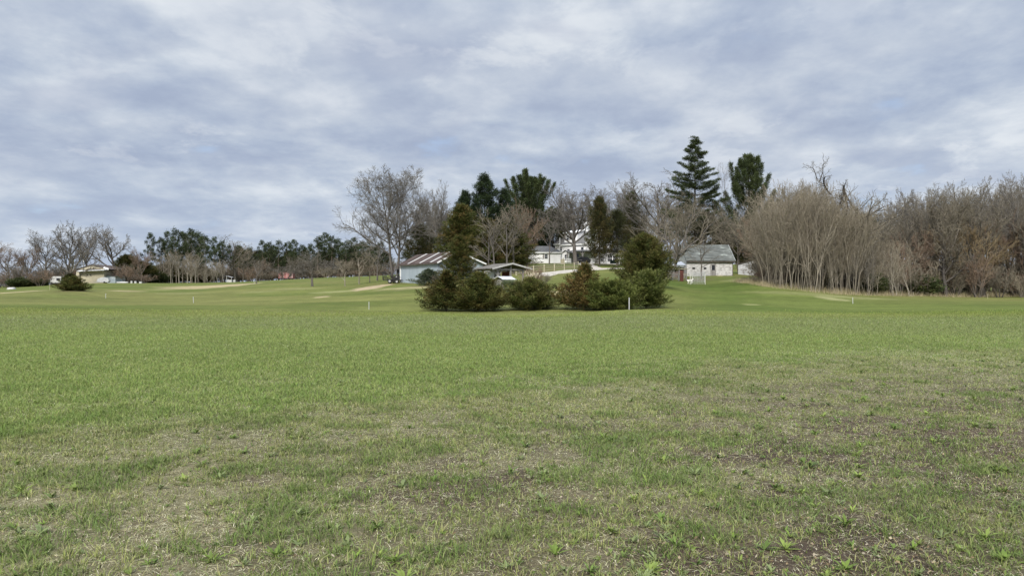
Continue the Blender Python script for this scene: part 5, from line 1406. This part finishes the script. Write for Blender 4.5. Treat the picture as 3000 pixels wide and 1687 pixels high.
# ---------------------------------------------------------------- special trees
def cottonwood():
    t = Bare(301, (16, 10, 7, 5), (48, 40, 40, 36), (0.48, 0.46, 0.48, 0.6), (0.29, 0.2, 0.18, 0.15), (0.02, 0.075, 0.06, 0.04, 0.03), (0.025, 0.09, 0.13, 0.16, 0.18), (10, 9, 6, 4, 3), 0.55, 0.015, 0.014, fall=0.75)
    t.grow((-.35, 0, -.3), (-.10, .02, 1), 16.0, .29, 0, .12)
    t.grow((.30, .1, -.3), (.06, .03, 1), 15.6, .29, 0, .12)
    t.grow((.1, 0, -.3), (-.45, -.1, .85), 2.6, .15, 2, .3)
    proto('cottonwood', 'cottonwood', t, bark_grey, twig_grey)


def leaning():
    b = at(1944, 107)
    root = thing('leaning_tree', b, 'dark leaning bare tree arching over the left end of the stone barn', 'tree')
    t = Bare(302, (7, 7, 6, 4), (45, 44, 42, 40), (0.42, 0.55, 0.5, 0.55), (0.30, 0.2, 0.2, 0.2), (0.06, 0.10, 0.06, 0.02, 0.0), (0.06, 0.16, 0.2, 0.22, 0.2), (10, 8, 6, 4, 3), 0.5, 0.015, 0.010)
    t.grow((0, 0, -.3), (.62, .1, .78), 7.5, .24, 0, .35)
    t.grow((2.2, .3, 3.6), (.9, .15, .45), 8.2, .15, 1, .25)
    t.grow((1.7, .2, 2.6), (.1, .1, 1), 9.0, .15, 1, .25)
    t.grow((3.2, .4, 5.0), (.15, -.1, 1), 6.5, .14, 1, .25)
    t.grow((.2, 0, .4), (-.25, .1, 1), 8.5, .15, 1, .25)
    t.build(root, bark_grey, twig_dark)


def snag():
    b = at(2462, 97)
    root = thing('dead_tree', b, 'dead tree raising two broken dark limbs above the tan thicket', 'tree')
    t = Bare(303, (4, 6, 5), (40, 45, 45), (0.5, 0.55, 0.5), (0.5, 0.2, 0.2), (0.0, 0.05, 0.03, 0.0), (0.04, 0.16, 0.22, 0.22), (10, 7, 5, 3), 0.5, 0.018, 0.012)
    t.grow((0, 0, -.3), (.02, 0, 1), 11.4, .34, 0, .45)
    t.grow((-.2, 0, 9.8), (-.30, 0, 1), 3.2, .14, 1, .6)
    t.grow((-1.15, 0, 12.6), (-.62, .1, .75), 3.0, .11, 1, .6)
    t.grow((-2.6, .2, 14.3), (.15, 0, 1), 3.2, .07, 1, .25)
    t.grow((-1.9, .2, 13.5), (.25, 0, 1), 2.8, .06, 1, .25)
    t.grow((-2.9, .2, 14.6), (-.7, 0, .8), 2.4, .07, 1, .25)
    t.grow((.35, 0, 9.0), (.10, 0, 1), 5.0, .13, 1, .7)
    t.grow((.9, .1, 9.5), (.75, .1, .55), 4.2, .07, 1, .3)
    t.grow((.3, -.1, 4.5), (.72, .05, .55), 9.0, .11, 1, .3)
    t.build(root, noisy('dead_bark', (.035, .030, .026), (.075, .065, .056), 2.5, .9, (1, 1, .3)), twig_dark)


cottonwood(); leaning(); snag()

GREY = dict(trunk=bark_grey, crown=twig_grey); DARK = dict(trunk=bark_dark, crown=twig_dark); TANM = dict(trunk=bark_tan, crown=twig_tan); RUST = dict(trunk=bark_dark, crown=twig_rust); PALE = dict(trunk=bark_pale, crown=twig_tan)

plant('cottonwood', 1158, 122, 484, 250, 'tallest bare twin trunked tree left of the blue shed', 'tree', rz=0.0, mats=GREY)
# the row of junipers on the rise
plant('juniper_cone', 1308, 60.5, 790, 150, 'small spired juniper at the left end of the row', 'juniper')
plant('juniper_bush', 1404, 60, 796, 165, 'broad dark olive juniper second from the left in the row', 'juniper')
plant('juniper_low', 1556, 60.5, 812, 145, 'low spreading juniper in front of the pavilion and coop', 'juniper')
plant('juniper_brown', 1714, 60, 770, 165, 'pointed rusty brown juniper right of the straw patch', 'juniper')
plant('juniper_green', 1792, 58.5, 808, 165, 'rounded green juniper behind the tall white stake', 'juniper')
plant('juniper_spiky', 1893, 60, 784, 118, 'spiky topped green juniper at the right end of the row', 'juniper')
plant('cedar_round', 1889, 85, 683, 142, 'large dark dome shaped cedar behind the right end of the juniper row', 'cedar')
plant('cedar', 1346, 103, 688, 100, 'dark cedar standing against the gable of the blue shed', 'cedar')
plant('spruce_small', 1256, 104.5, 786, 80, 'small blue green spruce at the foot of the blue shed wall', 'spruce')
plant('juniper_bush', 216, 105, 806, 82, 'round juniper bush alone in the far left field', 'juniper', sink=.1)
# behind the shed and pavilion
plant('cedar', 1352, 124, 598, 160, 'tall rusty olive cedar behind the blue shed roof', 'cedar')
plant('cedar', 1425, 128, 640, 150, 'olive cedar behind the pale young trees above the pavilion', 'cedar', rz=2.0)
plant('cedar', 1492, 132, 655, 150, 'olive cedar just left of the white garage', 'cedar', rz=4.0)
plant('cedar_ragged', 1228, 150, 655, 110, 'ragged dark cedar between the big bare tree and the shed roof', 'cedar')
plant('black_pine', 1420, 150, 510, 150, 'tallest black green pine behind the cedars', 'pine tree')
plant('black_pine', 1362, 153, 558, 115, 'lower black green pine at the left shoulder of the tallest one', 'pine tree', rz=2.1)
plant('black_pine', 1478, 152, 552, 110, 'lower black green pine at the right shoulder of the tallest one', 'pine tree', rz=4.0)
plant('white_pine_flat', 1550, 172, 497, 128, 'flat topped white pine behind the garage', 'pine tree')
plant('black_pine', 1545, 185, 560, 130, 'dark pine filling in beneath the flat topped white pine', 'pine tree', rz=1.0)
plant('cedar_ragged', 1620, 192, 610, 120, 'ragged dark evergreen behind the garage roof', 'cedar', rz=2.2)
plant('vase_a', 1292, 146, 528, 150, 'grey bare tree between the tallest tree and the black pine', 'tree', mats=GREY)
plant('oak_b', 1265, 160, 560, 150, 'thin grey bare tree behind the blue shed', 'tree', mats=GREY)
for i, (px, d, top, w) in enumerate(((1430, 116, 640, 90), (1448, 114, 605, 120), (1484, 113, 592, 130), (1504, 115, 588, 120))):
    plant(('young_a', 'young_b')[i % 2], px, d, top, w, ('leftmost pale young tree', 'pale young tree with the low fork', 'pale young tree with the thickest stem', 'rightmost pale young tree')[i] + ' before the olive cedars', 'tree', 'pale young trees behind the pavilion', mats=dict(trunk=bark_grey, crown=twig_dark))
plant('willow', 1545, 140, 570, 110, 'reddish brown twiggy tree below the flat topped white pine', 'tree', mats=dict(trunk=bark_dark, crown=twig_rust))
# round the house
plant('vase_b', 1686, 160, 528, 215, 'bare tree with many upright limbs and a stout trunk before the house', 'tree', mats=GREY)
plant('young_b', 1609, 158, 610, 95, 'slender bare tree in front of the garage window', 'tree', mats=GREY)
plant('tall_juniper', 1756, 150, 575, 78, 'tall narrow dark cedar in front of the house gable', 'cedar')
plant('cedar_ragged', 1808, 152, 612, 88, 'shorter ragged dark cedar right of the tall narrow one', 'cedar', rz=.7)
plant('vase_a', 1640, 215, 535, 190, 'bare tree behind the farmhouse on the left', 'tree', 'grey bare trees behind the farmhouse', mats=GREY)
plant('vase_b', 1740, 220, 530, 200, 'bare tree behind the farmhouse cupola', 'tree', 'grey bare trees behind the farmhouse', mats=GREY)
plant('vase_a', 1800, 212, 536, 170, 'bare tree behind the farmhouse on the right', 'tree', 'grey bare trees behind the farmhouse', mats=GREY)
plant('vase_b', 1920, 168, 486, 240, 'broad domed bare tree left of the tallest pine', 'tree', mats=GREY)
plant('vase_a', 1870, 185, 505, 190, 'grey bare tree behind the domed one', 'tree', mats=GREY)
plant('cedar_ragged', 1850, 175, 560, 70, 'dark evergreen tucked between the domed bare tree and the house cedars', 'cedar', rz=3.0)
plant('white_pine', 2036, 146, 402, 172, 'tallest pine with flat tiers of boughs', 'pine tree')
plant('white_pine_full', 2194, 158, 452, 185, 'full crowned pine rising right of the stone barn', 'pine tree')
plant('sapling_1', 2110, 150, 462, 70, 'thin pale bare tree between the two tall pines', 'tree', mats=GREY)
for i, (px, d, top, w, lab) in enumerate(((1985, 138, 560, 150, 'dark bare tree behind the left gable of the barn'), (2050, 142, 585, 140, 'dark bare tree behind the middle of the barn roof'), (2120, 140, 600, 140, 'dark bare tree behind the right end of the barn roof'), (2165, 136, 610, 130, 'dark bare tree between barn and white shed'))):
    plant(('oak_a', 'oak_c', 'oak_b', 'oak_a')[i], px, d, top, w, lab, 'tree', 'dark bare trees behind the stone barn', mats=DARK)
plant('young_a', 2056, 119, 690, 80, 'small bare tree growing against the barn front', 'tree', mats=DARK)
plant('cedar_ragged', 2185, 150, 640, 120, 'dim evergreen behind the white shed', 'cedar', rz=1.2)
plant('cedar_ragged', 2130, 160, 660, 110, 'dim evergreen behind the barn roof ridge', 'cedar', rz=4.2)
plant('brush_0', 2252, 118, 735, 120, 'spreading bare shrub overhanging the white shed', 'shrub', mats=TANM)
plant('willow', 2245, 112, 600, 130, 'reddish twiggy tree at the left side of the thicket', 'tree', mats=RUST)
# by the pavilion
plant('brush_1', 1563, 84, 775, 75, 'brown dense shrub right of the pavilion', 'shrub', mats=dict(trunk=twig_dark, crown=twig_rust))
plant('brush_2', 1595, 92, 800, 60, 'low brown shrub beside the gravel drive', 'shrub', mats=DARK)
plant('brush_0', 1420, 92, 798, 60, 'low brown shrub left of the pavilion', 'shrub', mats=RUST)
plant('brush_2', 1277, 103.5, 800, 50, 'grey brown shrub right of the small spruce', 'shrub', mats=DARK)


def reeds():
    rng = np.random.default_rng(5)
    for i, (px, d, h, rr, n, pal, lab) in enumerate(((1492, 79, 1.35, .75, 2600, [(.20, .235, .135), (.26, .27, .17), (.155, .20, .10)], 'pale green ornamental grass clump in front of the coop'),
                                                     (1524, 78.5, 1.25, .7, 2400, [(.24, .235, .13), (.33, .29, .17), (.18, .20, .095)], 'yellowish ornamental grass clump right of the coop'),
                                                     (1460, 77.5, .8, .6, 1400, [(.17, .21, .07), (.21, .235, .09)], 'low green grass clump left of the coop'))):
        b = at(px, d)
        k = thing('ornamental_grass', b, lab, 'ornamental grass')
        a = rng.random(n) * 6.283; r = rr * .45 * np.sqrt(rng.random(n)); L_ = h * rng.uniform(.6, 1.1, n); out = rng.uniform(.1, .6, n)
        p = np.stack([np.cos(a) * r, np.sin(a) * r, np.full(n, -.05)], 1); dr = np.stack([np.cos(a), np.sin(a), 0 * a], 1)
        s = np.stack([-np.sin(a + .5), np.cos(a + .5), 0 * a], 1) * .011
        m = p + dr * (L_ * out * .4)[:, None] + np.array([0, 0, 1]) * (L_ * .65)[:, None]; t = p + dr * (L_ * out)[:, None] + np.array([0, 0, 1]) * (L_ * (1 - .3 * out))[:, None]
        v = np.stack([p - s, p + s, m - s, m + s, t - s * .2, t + s * .2], 1).reshape(-1, 3); kk = np.arange(n)[:, None] * 6
        q = np.concatenate([kk + np.array([0, 1, 3, 2]), kk + np.array([2, 3, 5, 4])], 1).reshape(-1, 4)
        c = np.array(pal)[rng.integers(0, len(pal), n)] * rng.uniform(.8, 1.2, (n, 1))
        link('blades', quad_mesh('blades', v, q, np.repeat(c, 6, 0)), leafy('reed', .3, 0), k)
    b = at(1557, 81.5)
    k = thing('plume_grass', b, 'dry ornamental grass with cream plumes beside the brown shrub', 'ornamental grass')
    n = 34; st, pv, pd = [], [], []
    for i in range(n):
        a = rng.random() * 6.283; o = rng.uniform(.1, 1.0) * .75; h = rng.uniform(1.15, 1.55)
        tip = np.array((math.cos(a) * o + .15, math.sin(a) * o * .6, h)); st.append(([(math.cos(a) * .1, math.sin(a) * .1, -.05), tuple(tip)], [.008, .006], 3))
        for j in range(40): pv.append(tip + np.array((math.cos(a) * .08, 0, .22)) * rng.random() + rng.normal(0, .022, 3)); pd.append((math.cos(a) * .5, 0, 1))
    v, q = tubes(st); link('stems', quad_mesh('stems', v, q), bark_pale, k)
    m = len(pv); v, q, c = sprays(np.array(pv), np.array(pd, float) + rng.normal(0, .3, (m, 3)), np.full(m, .10), np.full(m, .03), np.tile((.62, .55, .43), (m, 1)), rng)
    link('plumes', quad_mesh('plumes', v, q, c), leafy('plume', .3, 0), k)


reeds()

# small trees out on the far field
for i, (px, d, top, w, lab) in enumerate(((917, 128, 728, 92, 'small bare tree with twin stems in the far field'), (1011, 127, 752, 70, 'lowest branching small bare tree left of the trailer'), (1053, 131, 722, 85, 'small leaning bare tree near the dirt track'), (1083, 134, 738, 62, 'thin small bare tree just left of the trailer'),
                                          (752, 152, 752, 66, 'dark little tree beside the pale post'), (1105, 140, 700, 110, 'brown bare tree behind the trailer'))):
    plant(('young_a', 'young_b')[i % 2], px, d, top, w, lab, 'tree', 'small bare trees on the far field', mats=TANM if i in (1, 2, 3) else GREY)
plant('young_b', 913, 128.3, 735, 70, 'second stem tight beside the twin stemmed small tree', 'tree', 'small bare trees on the far field', mats=GREY)

# the thicket of saplings
rt = random.Random(77)


def edge_d(px): return float(np.interp(px, [2170, 2240, 2300, 2400, 2530], [102, 95, 92, 90, 92]))
def tops(px): return float(np.interp(px, [2165, 2190, 2240, 2285, 2350, 2420, 2470, 2520, 2580], [690, 640, 575, 538, 526, 534, 548, 580, 640]))


for i in range(170):
    px = rt.uniform(2232, 2545); dd = rt.random() ** 1.3 * 17; d = edge_d(px) + dd
    plant('sapling_%d' % (i % 6), px, d, tops(px) + rt.uniform(-6, 70) - dd * .6, rt.uniform(70, 125), 'slender tan sapling in the dense thicket right of the stone barn', 'sapling', 'tan saplings crowding the thicket', rt.random() * 6.28, TANM, name='sapling')
for i in range(40):
    px = rt.uniform(2232, 2560); d = edge_d(px) - .3 + rt.random() * 5
    plant('sapling_%d' % (i % 6), px, d, rt.uniform(690, 775), rt.uniform(30, 60), 'short thin sapling among the tall stems of the tan thicket', 'sapling', 'short saplings within the tan thicket', rt.random() * 6.28, (TANM, PALE, GREY)[i % 3], name='sapling')
for i in range(30):
    px = rt.uniform(2520, 2690); d = edge_d(min(px, 2530)) + 1 + rt.random() * 8
    plant('sapling_%d' % (i % 6), px, d, rt.uniform(690, 780), rt.uniform(50, 90), 'short pale curved sapling at the foot of the woods right of the thicket', 'sapling', 'short pale saplings right of the thicket', rt.random() * 6.28, PALE, name='sapling')
for i in range(9):
    px = 2165 + i * 12 + rt.uniform(-5, 5)
    plant('brush_%d' % (i % 3), px + 20, 101 - i * .9, rt.uniform(806, 818), 45, 'low tan scrub at the left foot of the thicket', 'shrub', 'tan scrub at the foot of the thicket', rt.random() * 6.28, TANM)

for i in range(44):
    px = 2240 + (i * 0.618034 % 1) * 330; d = edge_d(px) + 7 + (i % 4) * 6
    plant('brush_%d' % (i % 3), px, d, rt.uniform(715, 790), rt.uniform(75, 130), 'brown twiggy undergrowth behind the stems of the tan thicket', 'shrub', 'undergrowth of the thicket', rt.random() * 6.28, (RUST, TANM, DARK)[i % 3], name='bare_shrub')
for i in range(16):
    px = 2262 + i * 20; d = 118 + (i % 3) * 8
    plant(('oak_a', 'cedar_ragged', 'oak_c', 'vase_b')[i % 4], px, d, rt.uniform(610, 680), rt.uniform(120, 170), 'dark tree standing behind the tan thicket', 'tree', 'dark trees behind the thicket', rt.random() * 6.28, DARK if i % 4 != 1 else None, name='dark_tree')

# the woods on the right
for i in range(50):
    px = 2480 + (i * 0.618034 % 1) * 800; row = i % 4; d = 106 + row * 11 + rt.uniform(-4, 4)
    tp = float(np.interp(px, [2480, 2560, 2620, 2680, 2740, 2800, 2860, 2940, 3000, 3300], [610, 590, 560, 505, 520, 530, 508, 502, 494, 495])) + rt.uniform(-2, 55)
    plant(('oak_a', 'oak_b', 'oak_c', 'vase_a', 'vase_b')[i % 5], px, d, tp, rt.uniform(120, 230), 'dark bare tree in the woods along the right edge of the field', 'tree', 'bare trees of the right hand woods', rt.random() * 6.28, DARK if i % 3 else GREY, name='bare_tree')
for i, (px, d, top, w, lab) in enumerate(((2885, 103, 600, 235, 'rounded brown willow like tree at the front of the woods'), (2765, 104, 640, 170, 'rounded rust brown tree left of the willow like one'), (2960, 108, 610, 170, 'rounded rust brown tree at the right edge of the woods'), (2640, 104, 655, 150, 'rust brown tree behind the pale curved saplings'), (3080, 108, 600, 200, 'rust brown tree beyond the right edge'))):
    plant('willow', px, d, top, w, lab, 'tree', mats=dict(trunk=bark_dark, crown=twig_rust if i != 0 else noisy('twig_ochre', (.17, .125, .07), (.235, .18, .105), 1, .9)))
for i in range(70):
    px = 2540 + (i * 0.618034 % 1) * 720; d = 101 + (i % 5) * 7 + rt.uniform(-2, 2)
    plant('brush_%d' % (i % 3), px, d, rt.uniform(720, 800), rt.uniform(70, 140), 'brown bare brush filling the floor of the right hand woods', 'shrub', 'bare brush under the woods', rt.random() * 6.28, (DARK, RUST, DARK, TANM)[i % 4], name='bare_shrub')
plant('oak_c', 2772, 100, 690, 200, 'stout dark tree with a low fork at the edge of the woods', 'tree', mats=dict(trunk=noisy('wet_bark', (.04, .034, .03), (.08, .07, .06), 2.5, .9), crown=twig_dark))
conifer('holly', 'evergreen_shrub', 130, 2.2, dome(1.5, .4), 110, up(10, 70), 36, .24, .09, .16, [(.055, .075, .028), (.075, .085, .03)], inner=.2, fill=1500)
for i, (px, d, top, w, lab) in enumerate(((2700, 101, 800, 90, 'green undergrowth bush by the pale curved saplings'), (2560, 96, 800, 70, 'green undergrowth bush behind the right side of the thicket'), (2420, 99, 790, 90, 'green undergrowth bush within the thicket'))):
    plant('holly', px, d, top, w, lab, 'shrub')

# the far left: bare trees, pines, brush
for i, (px, d, top, w, lab) in enumerate(((132, 212, 672, 110, 'grey bare tree left of the beige farm building'), (195, 205, 645, 135, 'tall grey bare tree above the camper'), (258, 214, 652, 120, 'grey bare tree behind the beige farm building'), (335, 206, 656, 150, 'wide spreading grey bare tree right of the beige building'), (80, 200, 715, 110, 'low brown bare tree at the left edge'), (20, 205, 720, 100, 'brown bare tree cut by the left edge'), (-40, 200, 700, 120, 'brown bare tree beyond the left edge'), (205, 188, 712, 130, 'pale hazy bare tree in front of the farm building'), (560, 232, 680, 80, 'pale bare tree among the far pines'), (690, 238, 684, 110, 'buff bare tree between the two groups of far pines'), (415, 205, 722, 100, 'brown bare tree left of the far pines'))):
    plant(('oak_a', 'oak_c', 'oak_b', 'oak_c', 'vase_a', 'oak_b', 'oak_a', 'willow', 'vase_a', 'vase_b', 'vase_a')[i], px, d, top, w, lab, 'tree', mats=(GREY, GREY, GREY, GREY, RUST, RUST, RUST, dict(trunk=bark_tan, crown=twig_grey), TANM, TANM, RUST)[i])
pines = [(441, 218, 680, 48), (472, 222, 694, 50), (492, 226, 674, 55), (516, 220, 666, 62), (536, 228, 676, 55), (560, 222, 668, 62), (582, 226, 676, 56), (604, 220, 684, 55), (628, 226, 692, 50), (652, 232, 704, 50), (700, 250, 716, 50), (726, 252, 722, 50),
         (768, 250, 702, 44), (790, 256, 708, 48), (815, 250, 702, 50), (838, 254, 706, 48), (862, 250, 700, 50), (884, 258, 716, 48), (908, 252, 712, 48), (930, 250, 688, 52), (952, 254, 680, 55), (972, 250, 690, 52), (992, 256, 696, 50), (1012, 250, 702, 50), (1036, 254, 694, 52), (1060, 250, 706, 55), (1085, 254, 700, 55), (1110, 250, 708, 55), (1200, 230, 700, 60), (1250, 235, 715, 60),
         (505, 240, 690, 50), (548, 242, 684, 55), (592, 244, 692, 50), (800, 270, 716, 50), (850, 272, 714, 50), (940, 270, 704, 50), (1000, 272, 708, 55), (1050, 270, 712, 55)]
for i, (px, d, top, w) in enumerate(pines):
    first = px < 660 and d < 236
    plant('red_pine_%d' % (i % 4), px, d, top, w * 1.0, 'tall pine with a bare stem in the far grove right of the beige building' if px < 660 else 'dark pine in the far tree line left of the blue shed', 'pine tree', 'pines of the far grove' if px < 660 else 'pines of the far tree line', name='pine_tree')
for i in range(40):
    px = 380 + (i * 0.618034 % 1) * 840; d = 228 + (i % 3) * 14 + rt.uniform(-4, 4)
    plant(('brush_0', 'brush_1', 'brush_2', 'young_a', 'vase_a')[i % 5], px, d, rt.uniform(735, 785), rt.uniform(55, 95), 'brown bare brush under the far line of pines', 'shrub', 'brush under the far pines', rt.random() * 6.28, (RUST, DARK, GREY, TANM)[i % 4], name='bare_shrub')
for i in range(44):
    px = 375 + i * 17.5 + rt.uniform(-6, 6); d = 240 + rt.uniform(-3, 6)
    if 800 < px < 880: d += 14
    plant('brush_%d' % (i % 3), px, d, rt.uniform(782, 800), rt.uniform(45, 70), 'low brown scrub closing the foot of the far tree line', 'shrub', 'scrub at the foot of the far tree line', rt.random() * 6.28, (RUST, DARK, TANM)[i % 3], name='bare_shrub')
for i in range(26):
    px = rt.uniform(548, 668); d = 212 + rt.random() * 8
    plant('sapling_%d' % (i % 6), px, d, rt.uniform(748, 785), rt.uniform(22, 40), 'pale straight stem in the far stand below the pines', 'sapling', 'pale stems below the far pines', rt.random() * 6.28, PALE, name='sapling')
for i in range(12):
    px = 470 + i * 9.5 + rt.uniform(-4, 4); d = 213 + rt.random() * 6
    plant(('young_a', 'young_b')[i % 2], px, d, rt.uniform(725, 765), rt.uniform(35, 60), 'pale bare young tree at the foot of the far pine grove', 'tree', 'pale young trees before the far pines', rt.random() * 6.28, PALE, name='young_tree')
for i in range(34):
    px = -60 + i * 14.5 + rt.uniform(-5, 5); d = 196 + rt.uniform(-3, 10) if px > 140 else 178 + rt.uniform(-6, 14)
    if 140 < px < 345: d += 18
    plant('brush_%d' % (i % 3), px, d, rt.uniform(755, 800) + (10 if px < 140 else 0), rt.uniform(50, 85), 'grey brown brush along the far left edge of the field', 'shrub', 'brush along the far left edge', rt.random() * 6.28, (RUST, DARK, GREY)[i % 3], name='bare_shrub')
for i, (px, d, top, w, lab) in enumerate(((205, 186, 800, 40, 'green evergreen bush by the camper'), (60, 176, 812, 70, 'low green bush at the left edge of the field'), (110, 178, 815, 60, 'low grey green bush left of the camper'), (415, 214, 765, 90, 'dark evergreen bush left of the far pine grove'), (490, 228, 770, 90, 'dark evergreen bush inside the far pine grove'), (590, 230, 780, 80, 'evergreen bush behind the pale young trees'), (372, 212, 745, 80, 'dark evergreen bush right of the metal lean to'), (455, 216, 795, 70, 'mossy green bush at the foot of the pines'))):
    plant('holly' if i in (1, 2, 7) else 'cedar_round', px, d, top, w, lab, 'shrub' if i in (1, 2, 7) else 'evergreen')
for i in range(18):
    px = 700 + i * 25 + rt.uniform(-8, 8); d = 262 + rt.uniform(0, 12)
    plant('cedar_ragged' if i % 3 else 'cedar', px, d, rt.uniform(720, 760), rt.uniform(50, 75), 'dark evergreen filling the gaps of the far tree line', 'evergreen', 'evergreens of the far tree line', rt.random() * 6.28, name='evergreen_tree')
# deeper trees that close the view behind the house and barn
for i in range(26):
    px = 1250 + (i * 0.618034 % 1) * 960; d = 225 + (i % 3) * 14
    plant(('vase_a', 'oak_b', 'vase_b', 'oak_a')[i % 4], px, d, rt.uniform(590, 640), rt.uniform(90, 140), 'dim bare tree in the woods behind the farmstead', 'tree', 'bare trees behind the farmstead', rt.random() * 6.28, (DARK, GREY)[i % 2], name='bare_tree')
for i in range(24):
    px = 1240 + i * 42 + rt.uniform(-12, 12); d = 205 + rt.uniform(0, 20)
    plant(('cedar_ragged', 'brush_0', 'brush_1', 'cedar')[i % 4], px, d, rt.uniform(690, 735), rt.uniform(70, 110), 'dark undergrowth behind the farmstead', 'shrub', 'undergrowth behind the farmstead', rt.random() * 6.28, name='undergrowth')

# the first of each kind was only the pattern for the copies
for P in PROTO.values():
    r = P['root']
    for c in list(r.children): bpy.data.objects.remove(c)
    bpy.data.objects.remove(r)
